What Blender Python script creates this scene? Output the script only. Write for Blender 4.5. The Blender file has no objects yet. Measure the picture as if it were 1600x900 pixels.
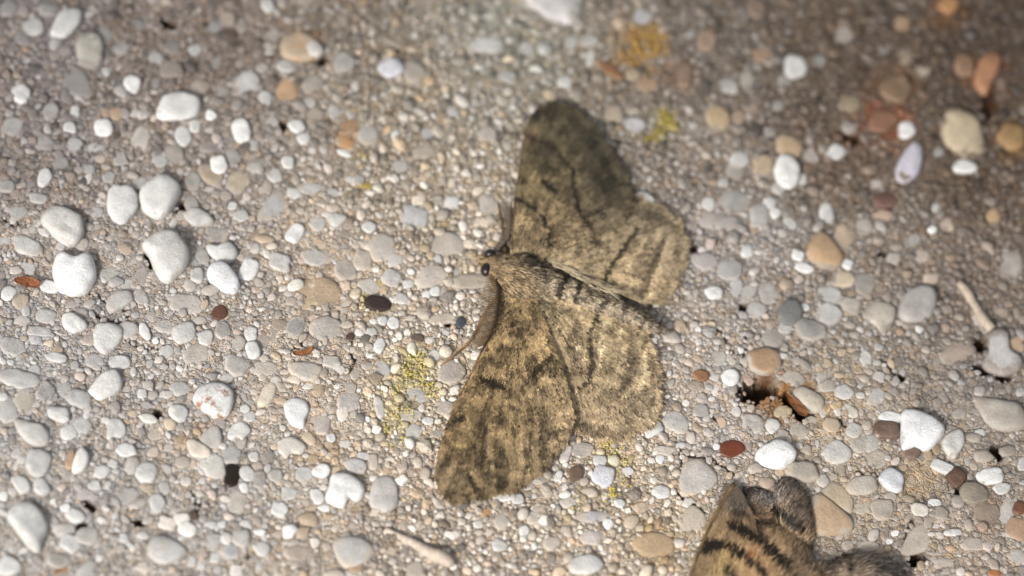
import bpy, math, random
import numpy as np
from mathutils import Vector, Matrix
from mathutils.geometry import delaunay_2d_cdt

scene = bpy.context.scene
col = scene.collection
random.seed(7)
rng = np.random.default_rng(7)
MM = 0.001

# ------------------------------------------------------------------ camera
ELEV = math.radians(62.0)          # macro lens looks steeply down on the ground
AZ = math.radians(10.0)            # camera stands a little to the left of straight below
DIST = 0.30
LENS = 36.0 * DIST / 0.100
away = Vector((math.sin(AZ), math.cos(AZ), 0))
fwd = (away * math.cos(ELEV) + Vector((0, 0, -math.sin(ELEV)))).normalized()
CAMP = -fwd * DIST
upv = Vector((0, 1, 0)); upv = (upv - fwd * upv.dot(fwd)).normalized()
rgt = fwd.cross(upv).normalized()
cam_d = bpy.data.cameras.new('camera')
cam = bpy.data.objects.new('camera', cam_d); col.objects.link(cam)
cam.matrix_world = Matrix((
    (rgt.x, upv.x, -fwd.x, CAMP.x), (rgt.y, upv.y, -fwd.y, CAMP.y),
    (rgt.z, upv.z, -fwd.z, CAMP.z), (0, 0, 0, 1)))
cam_d.lens = LENS; cam_d.sensor_width = 36.0
cam_d.clip_start = 0.01; cam_d.clip_end = 300.0
cam_d.dof.use_dof = True
cam_d.dof.aperture_fstop = 10.5
cam_d.dof.aperture_blades = 0
scene.camera = cam

_F = np.array(fwd); _R = np.array(rgt); _U = np.array(upv); _C = np.array(CAMP)
KPX = 0.100 / DIST / 1600.0
def P(px, py, z=0.0):
    """photo pixel -> point (metres) on the horizontal plane at height z (mm)"""
    px = np.asarray(px, float); py = np.asarray(py, float); z = np.asarray(z, float) * MM
    px, py, z = np.broadcast_arrays(px, py, z)
    d = _F + (px[..., None] - 800) * KPX * _R - (py[..., None] - 450) * KPX * _U
    t = (z - _C[2]) / d[..., 2]
    return _C + d * t[..., None]
def to_px(x, y, z=0.0):
    q = np.stack(np.broadcast_arrays(x - _C[0], y - _C[1], z - _C[2]), -1)
    dep = q @ _F
    return 800 + (q @ _R) / dep / KPX, 450 - (q @ _U) / dep / KPX

fp = P(800, 605, 0.9)
cam_d.dof.focus_distance = float((fp - _C) @ _F)

# ------------------------------------------------------------------ sky, sun, exposure
SUN_EL = math.radians(36); SUN_AZ = math.radians(218)   # compass style: 180 = from the bottom of the picture
w = bpy.data.worlds.new('World'); scene.world = w; w.use_nodes = True
nt = w.node_tree; nt.nodes.clear()
sky = nt.nodes.new('ShaderNodeTexSky'); sky.sky_type = 'NISHITA'; sky.sun_disc = False
sky.sun_elevation = SUN_EL; sky.sun_rotation = SUN_AZ
sky.air_density = 1.0; sky.dust_density = 4.0; sky.ozone_density = 1.0
hs = nt.nodes.new('ShaderNodeHueSaturation'); hs.inputs['Saturation'].default_value = 0.20   # milky thin cloud
bg = nt.nodes.new('ShaderNodeBackground'); bg.inputs['Strength'].default_value = 0.10
wo = nt.nodes.new('ShaderNodeOutputWorld')
nt.links.new(sky.outputs[0], hs.inputs['Color']); nt.links.new(hs.outputs[0], bg.inputs[0]); nt.links.new(bg.outputs[0], wo.inputs[0])
sd = bpy.data.lights.new('sun', 'SUN'); sd.energy = 2.3; sd.angle = math.radians(8); sd.color = (1.0, 0.95, 0.885)
so = bpy.data.objects.new('sun', sd); col.objects.link(so)
sdir = Vector((math.sin(SUN_AZ) * math.cos(SUN_EL), math.cos(SUN_AZ) * math.cos(SUN_EL), math.sin(SUN_EL)))
so.rotation_euler = sdir.to_track_quat('Z', 'Y').to_euler(); so.location = sdir * 2
vs = scene.view_settings
vs.view_transform = 'Standard'; vs.look = 'None'; vs.gamma = 1.0; vs.use_curve_mapping = False
vs.exposure = 0.50

# ------------------------------------------------------------------ helpers
def lin(c):
    c = np.asarray(c, float) / 255.0
    return np.where(c <= 0.04045, c / 12.92, ((c + 0.055) / 1.055) ** 2.4)
def rgb(c):
    if isinstance(c, (int, float)): return (c + 1.5, c, c - 4)
    return c

class Noise:
    def __init__(s, seed, n=256):
        s.t = np.random.default_rng(seed).random((n, n)); s.n = n
    def __call__(s, x, y):
        x = np.asarray(x, float); y = np.asarray(y, float)
        xi = np.floor(x).astype(int); yi = np.floor(y).astype(int)
        fx = x - xi; fy = y - yi
        fx = fx * fx * (3 - 2 * fx); fy = fy * fy * (3 - 2 * fy)
        n = s.n; a = xi % n; b = (xi + 1) % n; c = yi % n; d = (yi + 1) % n
        t = s.t
        return (t[a, c] * (1 - fx) + t[b, c] * fx) * (1 - fy) + (t[a, d] * (1 - fx) + t[b, d] * fx) * fy
    def fbm(s, x, y, o=4):
        r = 0; a = 0.5; f = 1.0
        for i in range(o):
            r = r + a * s(x * f + 17.3 * i, y * f + 5.1 * i); a *= 0.5; f *= 2.03
        return r
N1, N2, N3 = Noise(1), Noise(2), Noise(3)

def smooth01(a, b, x):
    t = np.clip((x - a) / (b - a), 0, 1); return t * t * (3 - 2 * t)

def mesh_np(name, verts, tris=None, quads=None, cols=None, mat=None, parent=None, smooth=True, loc=None, col2=None):
    verts = np.asarray(verts, np.float32).reshape(-1, 3)
    if loc is not None: verts = verts - np.asarray(loc, np.float32)
    nt_ = 0 if tris is None else len(tris); nq = 0 if quads is None else len(quads)
    me = bpy.data.meshes.new(name)
    me.vertices.add(len(verts)); me.vertices.foreach_set('co', verts.ravel())
    idx = []; start = []; s = 0
    if nt_:
        tris = np.asarray(tris, np.int32); idx.append(tris.ravel()); start.append(np.arange(nt_) * 3); s = nt_ * 3
    if nq:
        quads = np.asarray(quads, np.int32); idx.append(quads.ravel()); start.append(s + np.arange(nq) * 4)
    idx = np.concatenate(idx).astype(np.int32); start = np.concatenate(start).astype(np.int32)
    me.loops.add(len(idx)); me.loops.foreach_set('vertex_index', idx)
    me.polygons.add(len(start)); me.polygons.foreach_set('loop_start', start)
    me.update(calc_edges=True); me.validate()
    me.polygons.foreach_set('use_smooth', np.full(len(me.polygons), smooth, bool))
    def attr(nm, c):
        c = np.asarray(c, np.float32)
        a = me.attributes.new(nm, 'FLOAT_COLOR', 'POINT')
        if c.shape[1] == 3: c = np.concatenate([c, np.ones((len(c), 1), np.float32)], 1)
        a.data.foreach_set('color', np.ascontiguousarray(c).ravel())
    if cols is not None: attr('Col', cols)
    if col2 is not None: attr('Stain', col2)
    if mat: me.materials.append(mat)
    o = bpy.data.objects.new(name, me); col.objects.link(o)
    if loc is not None: o.location = loc
    if parent is not None: o.parent = parent; 
    if parent is not None and parent.type == 'EMPTY' or (parent is not None and parent.location.length > 0):
        pl = Vector((0, 0, 0)); q = parent
        while q is not None: pl = pl + q.location; q = q.parent
        o.location = o.location - pl
    return o
def tag(o, label=None, cat=None, group=None, kind=None):
    if label: o['label'] = label
    if cat: o['category'] = cat
    if group: o['group'] = group
    if kind: o['kind'] = kind
    return o
def empty(name, loc):
    o = bpy.data.objects.new(name, None); col.objects.link(o); o.location = loc; o.empty_display_size = 0.005
    return o

# ------------------------------------------------------------------ materials
def mat_new(name):
    m = bpy.data.materials.new(name); m.use_nodes = True
    n = m.node_tree; n.nodes.clear()
    out = n.nodes.new('ShaderNodeOutputMaterial'); b = n.nodes.new('ShaderNodeBsdfPrincipled')
    n.links.new(b.outputs[0], out.inputs[0])
    return m, n, b
def node(n, t, **k):
    x = n.nodes.new(t)
    for a, v in k.items():
        if a in x.inputs: x.inputs[a].default_value = v
        else: setattr(x, a, v)
    return x
def pos_noise(n, scale, detail=4, rough=0.6):
    g = n.nodes.new('ShaderNodeNewGeometry')
    t = node(n, 'ShaderNodeTexNoise'); t.inputs['Scale'].default_value = scale
    t.inputs['Detail'].default_value = detail; t.inputs['Roughness'].default_value = rough
    n.links.new(g.outputs['Position'], t.inputs['Vector'])
    return t
def ramp(n, fac, stops):
    r = n.nodes.new('ShaderNodeValToRGB')
    while len(r.color_ramp.elements) < len(stops): r.color_ramp.elements.new(0.5)
    for e, (p, c) in zip(r.color_ramp.elements, stops):
        e.position = p; e.color = (c, c, c, 1) if isinstance(c, (int, float)) else (*c, 1)
    n.links.new(fac, r.inputs[0]); return r
def mul(n, a, b, f=1.0, mode='MULTIPLY'):
    m = n.nodes.new('ShaderNodeMix'); m.data_type = 'RGBA'; m.blend_type = mode
    m.inputs['Factor'].default_value = f
    n.links.new(a, m.inputs['A']); n.links.new(b, m.inputs['B']); return m.outputs['Result']
def bump(n, b, h, dist, strength=1.0):
    x = n.nodes.new('ShaderNodeBump'); x.inputs['Strength'].default_value = strength; x.inputs['Distance'].default_value = dist
    n.links.new(h, x.inputs['Height']); n.links.new(x.outputs[0], b.inputs['Normal']); return x

def make_stone(name, rough, bump_d, sss=0.0, stain=True, mot=(0.80, 1.08)):
    m, n, b = mat_new(name)
    a = node(n, 'ShaderNodeAttribute', attribute_name='Col')
    n1 = pos_noise(n, 700, 6, 0.65); r1 = ramp(n, n1.outputs['Fac'], [(0.25, mot[0]), (0.75, mot[1])])
    n2 = pos_noise(n, 5200, 3, 0.6); r2 = ramp(n, n2.outputs['Fac'], [(0.3, 0.90), (0.65, 1.04)])
    c = mul(n, a.outputs['Color'], r1.outputs[0]); c = mul(n, c, r2.outputs[0])
    n6 = pos_noise(n, 330, 5, 0.7); r6 = ramp(n, n6.outputs['Fac'], [(0.62, (1, 1, 1)), (0.74, (.90, .78, .62))]); c = mul(n, c, r6.outputs[0])
    n7 = pos_noise(n, 6500, 2, 0.5); r7 = ramp(n, n7.outputs['Fac'], [(0.27, (.55, .50, .45)), (0.33, (1, 1, 1))]); c = mul(n, c, r7.outputs[0])
    if stain:
        s = node(n, 'ShaderNodeAttribute', attribute_name='Stain')
        n3 = pos_noise(n, 900, 5, 0.7)
        ad = node(n, 'ShaderNodeMath', operation='ADD'); n.links.new(n3.outputs['Fac'], ad.inputs[0]); n.links.new(s.outputs['Alpha'], ad.inputs[1])
        r3 = ramp(n, ad.outputs[0], [(0.78, 0.0), (0.90, 1.0)])
        mx = n.nodes.new('ShaderNodeMix'); mx.data_type = 'RGBA'
        n.links.new(r3.outputs[0], mx.inputs['Factor']); n.links.new(c, mx.inputs['A']); n.links.new(s.outputs['Color'], mx.inputs['B'])
        c = mx.outputs['Result']
    n.links.new(c, b.inputs['Base Color'])
    b.inputs['Roughness'].default_value = rough
    b.inputs['Specular IOR Level'].default_value = 0.4
    if sss:
        b.inputs['Subsurface Weight'].default_value = sss
        b.inputs['Subsurface Radius'].default_value = (1, 0.85, 0.7)
        b.inputs['Subsurface Scale'].default_value = 0.0005
    n4 = pos_noise(n, 3600, 8, 0.72)
    bump(n, b, n4.outputs['Fac'], bump_d)
    return m
M_PEB = make_stone('pebble_stone', 0.5, 0.00013, 0.0, mot=(0.70, 1.08))
M_GRAIN = make_stone('grain_stone', 0.36, 0.00010, 0.0, stain=False)
M_SHINY = make_stone('polished_stone', 0.18, 0.00004, 0.0)

# cement ground
M_GND, n, b = mat_new('cement_ground')
a = node(n, 'ShaderNodeAttribute', attribute_name='Col')
g = n.nodes.new('ShaderNodeNewGeometry')
wv = pos_noise(n, 900, 3, 0.6)
wm = n.nodes.new('ShaderNodeVectorMath'); wm.operation = 'MULTIPLY_ADD'; wm.inputs[1].default_value = (.0009, .0009, .0009)
n.links.new(wv.outputs['Color'], wm.inputs[0]); n.links.new(g.outputs['Position'], wm.inputs[2])
def vor(scale, feature):
    v_ = node(n, 'ShaderNodeTexVoronoi', feature=feature); v_.inputs['Scale'].default_value = scale
    n.links.new(wm.outputs[0], v_.inputs['Vector']); return v_
cells = []
hsum = None; c = a.outputs['Color']
for sc_, cr_, (lo_, hi_), ew in ((1150, .45, (.84, 1.16), .05), (2900, .8, (.72, 1.30), .07)):
    vc = vor(sc_, 'F1'); ve = vor(sc_, 'DISTANCE_TO_EDGE')
    sp = n.nodes.new('ShaderNodeSeparateColor'); n.links.new(vc.outputs['Color'], sp.inputs[0])
    rv = ramp(n, sp.outputs[0], [(0.0, lo_), (0.5, 1.0), (0.88, 1.08), (1.0, hi_)])
    c = mul(n, c, rv.outputs[0])
    rt = ramp(n, sp.outputs[1], [(0.0, (1.06, .98, .88)), (.5, (1, 1, 1)), (1.0, (.95, .99, 1.04))]); c = mul(n, c, rt.outputs[0])
    re = ramp(n, ve.outputs['Distance'], [(0.0, 0.0), (ew * 2.2, 1.0)])
    cells.append(re)
nn = pos_noise(n, 420, 6, 0.65); rn = ramp(n, nn.outputs['Fac'], [(0.25, 0.86), (0.5, 1.08), (0.75, 1.24)])
nb = pos_noise(n, 160, 4, 0.6); rb = ramp(n, nb.outputs['Fac'], [(0.3, (0.88, 0.88, 0.91)), (0.7, (1.06, 1.01, 0.94))])
c = mul(n, c, rn.outputs[0]); c = mul(n, c, rb.outputs[0])
n.links.new(c, b.inputs['Base Color']); b.inputs['Roughness'].default_value = 0.7
b.inputs['Specular IOR Level'].default_value = 0.4
n5 = pos_noise(n, 3000, 8, 0.7)
h1 = node(n, 'ShaderNodeMath', operation='MULTIPLY_ADD'); h1.inputs[1].default_value = 0.9
n.links.new(cells[0].outputs[0], h1.inputs[0]); n.links.new(n5.outputs['Fac'], h1.inputs[2])
h2 = node(n, 'ShaderNodeMath', operation='MULTIPLY_ADD'); h2.inputs[1].default_value = 0.55
n.links.new(cells[1].outputs[0], h2.inputs[0]); n.links.new(h1.outputs[0], h2.inputs[2])
bump(n, b, h2.outputs[0], 0.00014)

def make_fibre(name, rough=0.6, spec=0.3, sheen=0.0):
    m, n, b = mat_new(name)
    a = node(n, 'ShaderNodeAttribute', attribute_name='Col')
    t = pos_noise(n, 3500, 3, 0.6); r = ramp(n, t.outputs['Fac'], [(0.3, 0.8), (0.7, 1.15)])
    n.links.new(mul(n, a.outputs['Color'], r.outputs[0]), b.inputs['Base Color'])
    b.inputs['Roughness'].default_value = rough; b.inputs['Specular IOR Level'].default_value = spec
    bump(n, b, t.outputs['Fac'], 0.00004)
    return m
M_SCALE = make_fibre('wing_scale', 0.5, 0.35)
M_FUR = make_fibre('insect_fur', 0.5, 0.35)
M_WOOD = make_fibre('dry_twig', 0.75, 0.2)
M_LEAF = make_fibre('dry_leaf', 0.6, 0.3)
M_LICH = make_fibre('lichen_crust', 0.85, 0.1)
M_EYE, n, b = mat_new('compound_eye')
t = pos_noise(n, 9000, 2, 0.5); r = ramp(n, t.outputs['Fac'], [(0.3, (0.006, 0.005, 0.006)), (0.7, (0.02, 0.014, 0.014))])
n.links.new(r.outputs[0], b.inputs['Base Color']); b.inputs['Roughness'].default_value = 0.25
bump(n, b, t.outputs['Fac'], 0.00002)

# ------------------------------------------------------------------ ground height and colour
HOLES = [  # px x, y, rx, ry, angle, depth mm
 (1188,607,31,19,-14,3.2),(1247,633,31,14,42,2.8),(284,323,7,11,20,1.8),(442,198,8,8,0,1.4),(1083,387,10,7,0,1.8),
 (1163,480,7,8,0,1.8),(1383,397,11,6,0,1.7),(1533,537,11,12,0,1.8),(1533,578,15,8,20,1.5),(1570,590,13,8,0,1.5),
 (967,222,9,5,0,1.2),(247,647,8,7,0,1.6),(262,35,15,8,30,1.6),(128,822,12,7,-60,1.5),(218,817,12,6,0,1.2),
 (1435,870,15,11,-20,1.9),(1557,705,13,13,0,1.4),(232,405,4,17,-22,1.3),(365,190,5,5,0,1.0),
 (140,620,6,5,0,.9),(500,95,14,10,0,.8),(1330,215,20,9,15,1.0),(1545,165,14,26,10,1.0),(1500,770,8,10,0,1.3),
 (1385,330,12,8,0,1.0),(700,505,6,6,0,.6),(140,790,16,6,40,1.0),(1410,590,8,6,0,1.0)]
CRACKS = [[(1060,700),(1064,722),(1068,742),(1061,770),(1078,786),(1099,799)],[(1098,636),(1108,648),(1122,655)],
 [(1112,505),(1132,528),(1145,545),(1160,556)],[(1163,520),(1166,545),(1158,570)],[(1148,742),(1120,722),(1100,715),(1068,716)],
 [(120,455),(160,465),(200,490)],[(140,490),(165,500),(195,505)],[(330,440),(322,465),(300,480)],[(195,530),(230,545),(262,540)],
 [(480,520),(470,540),(450,560)],[(300,770),(310,790),(305,805)],[(400,860),(380,880),(365,897)],[(1416,850),(1420,825),(1432,808)],
 [(1310,655),(1325,672),(1340,690)],[(1370,560),(1390,570),(1400,590)],[(1340,735),(1365,738),(1380,745)],[(205,760),(215,790),(210,800)],
 [(5,340),(25,350),(35,345)],[(545,540),(555,560),(548,585)]]
def seg_dist(px, py, line):
    d = np.full(np.shape(px), 1e9)
    for (x0, y0), (x1, y1) in zip(line[:-1], line[1:]):
        vx, vy = x1 - x0, y1 - y0
        t = np.clip(((px - x0) * vx + (py - y0) * vy) / (vx * vx + vy * vy + 1e-9), 0, 1)
        d = np.minimum(d, np.hypot(px - x0 - t * vx, py - y0 - t * vy))
    return d
def ell(px, py, cx, cy, rx, ry, ang):
    a = math.radians(ang); dx, dy = px - cx, py - cy
    u = dx * math.cos(a) + dy * math.sin(a); v = -dx * math.sin(a) + dy * math.cos(a)
    return np.hypot(u / rx, v / ry)
def H0(x, y):
    """rolling of the worn concrete, metres"""
    X = x / MM; Y = y / MM
    return ((N1.fbm(X / 9 + 40, Y / 9 + 40, 3) - 0.44) * 1.3 + (N2.fbm(X / 1.7 + 9, Y / 1.7 + 80, 3) - 0.44) * 0.50 + (N3.fbm(X / .5 + 9, Y / .5 + 80, 2) - .37) * .16) * MM
def hole_amt(px, py):
    k = np.zeros(np.shape(px)); dep = np.zeros(np.shape(px))
    j = (N3(px / 6.0 + 500, py / 6.0 + 500) - 0.5) * 0.5
    for cx, cy, rx, ry, an, d in HOLES:
        e = ell(px, py, cx, cy, rx, ry, an) + j
        a = 1 - smooth01(0.75, 1.12, e)
        k = np.maximum(k, a); dep = np.maximum(dep, a * d)
    return k, dep
# soil and cement colours by place on the slab: (px, py, radius, colour)
SOIL = [(60,60,200,(138,130,126)),(300,60,220,(136,124,115)),(60,230,180,(140,132,127)),(300,230,180,(152,142,134)),
 (520,40,150,(140,130,118)),(640,200,180,(150,143,132)),(800,60,170,(150,145,133)),(700,320,150,(166,158,146)),(960,60,150,(140,130,116)),
 (1120,60,170,(126,116,106)),(1330,80,220,(104,89,75)),(1540,80,220,(90,76,64)),(1540,260,180,(98,83,70)),(1340,240,170,(116,101,87)),
 (1100,260,140,(148,138,127)),(1150,400,140,(158,151,145)),(1350,400,150,(136,126,115)),(1540,430,160,(122,111,101)),
 (1300,540,150,(152,144,134)),(1520,580,130,(136,128,121)),(80,420,180,(166,158,151)),(300,420,180,(172,164,156)),(500,400,140,(170,161,151)),
 (80,560,170,(168,163,159)),(300,580,180,(176,168,160)),(500,580,150,(178,169,159)),(640,470,130,(176,168,158)),(640,600,120,(180,171,156)),
 (80,760,190,(170,164,158)),(320,760,190,(174,167,159)),(500,820,170,(174,166,157)),(680,830,150,(170,161,151)),(880,780,150,(176,167,157)),
 (1000,800,130,(176,165,150)),(1080,560,100,(172,166,160)),(1120,660,120,(178,169,160)),(1300,700,160,(172,160,145)),(1480,720,150,(156,146,134)),
 (1480,860,150,(166,154,141)),(1580,700,120,(146,136,126))]
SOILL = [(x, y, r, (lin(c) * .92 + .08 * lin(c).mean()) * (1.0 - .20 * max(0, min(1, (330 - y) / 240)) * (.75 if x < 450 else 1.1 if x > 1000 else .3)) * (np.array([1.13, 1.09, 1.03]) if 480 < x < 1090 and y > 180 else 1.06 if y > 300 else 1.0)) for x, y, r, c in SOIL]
STAINS = [(1380,190,70,(128,74,46),.75),(1400,140,55,(134,92,56),.6),(1330,215,50,(96,66,48),.6),(1000,80,62,(160,122,66),.9),(1015,65,45,(158,126,58),.8),(1060,120,40,(142,104,72),.5),
 (1540,120,60,(140,92,56),.5),(1580,220,50,(140,104,52),.6),(1480,20,50,(130,92,54),.5),(540,215,40,(168,122,70),.5),(480,70,50,(150,112,78),.4),
 (645,590,75,(198,184,122),.5),(615,660,50,(198,184,126),.45),(960,715,50,(196,176,98),.45),(1035,195,38,(168,152,84),.7),(585,465,45,(190,168,104),.45),(900,790,40,(196,178,110),.35),
 (500,700,60,(190,160,118),.4),(1300,640,60,(176,146,104),.5),(1215,615,70,(146,104,60),.9),(1250,615,45,(170,132,80),.8),(1430,740,60,(176,150,112),.5),(310,690,50,(196,160,116),.35),(1540,800,50,(132,108,88),.5),(1020,850,60,(190,158,108),.5)]
def stain(px, py, c):
    for x, y, r_, cc, s_ in STAINS:
        d_ = np.hypot(px - x, py - y) / r_
        a_ = s_ * (1 - smooth01(.3, 1.0, d_)) * smooth01(.36, .62, N2.fbm(px / 14 + x, py / 14 + y, 4) + .12 * (1 - d_))
        c = c * (1 - a_[..., None]) + lin(cc) * a_[..., None]
    return c
def soil(px, py):
    wsum = np.full(np.shape(px), 1e-12); acc = np.zeros(np.shape(px) + (3,))
    for x, y, r, c in SOILL:
        d2 = ((px - x) ** 2 + (py - y) ** 2) / (0.5 * r * r)
        w_ = 1 / (0.15 + d2) ** 2
        wsum += w_; acc += w_[..., None] * c
    return acc / wsum[..., None]

# moth silhouettes (px), used to keep tall stones from poking through the wings
def ground_axis(lo, hi, step, far):
    core = np.arange(lo, hi + step * .5, step); out = []; s = step * 2; v = hi
    while v < far: v += s; out.append(v); s *= 1.35
    left = [lo - (o - hi) for o in out][::-1]
    return np.concatenate([left, core, out])
gx = ground_axis(-56 * MM, 56 * MM, 0.17 * MM, 40.0); gy = ground_axis(-39 * MM, 42 * MM, 0.17 * MM, 40.0)
GX, GY = np.meshgrid(gx, gy)
near = (np.abs(GX) < 0.3) & (np.abs(GY) < 0.3)
cX = np.clip(GX, -0.12, 0.12); cY = np.clip(GY, -0.1, 0.1)
gpx, gpy = to_px(cX, cY)
hz = H0(GX, GY) * near
hk, hd = hole_amt(gpx, gpy); hz = hz - hd * MM
ck = np.zeros(GX.shape)
for cr in CRACKS:
    dd = seg_dist(gpx + (N1(gpx / 9, gpy / 9) - .5) * 9, gpy + (N2(gpx / 9, gpy / 9) - .5) * 9, cr)
    ck = np.maximum(ck, 1 - smooth01(0.6, 2.6, dd))
hz = hz - ck * 0.55 * MM
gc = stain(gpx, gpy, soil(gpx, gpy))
humus = lin((74, 52, 34)); gc = gc * (1 - hk[..., None]) + humus * hk[..., None]
gc = gc * (1 - 0.6 * ck[..., None]) + 0.6 * ck[..., None] * lin((95, 76, 58))
ny, nx = GX.shape
vi = np.arange(ny * nx).reshape(ny, nx)
quads = np.stack([vi[:-1, :-1], vi[:-1, 1:], vi[1:, 1:], vi[1:, :-1]], -1).reshape(-1, 4)
ground = mesh_np('ground', np.stack([GX, GY, hz], -1).reshape(-1, 3), quads=quads, cols=gc.reshape(-1, 3), mat=M_GND)
tag(ground, 'weathered exposed aggregate concrete full of small rounded pebbles', 'ground', kind='structure')

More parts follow.
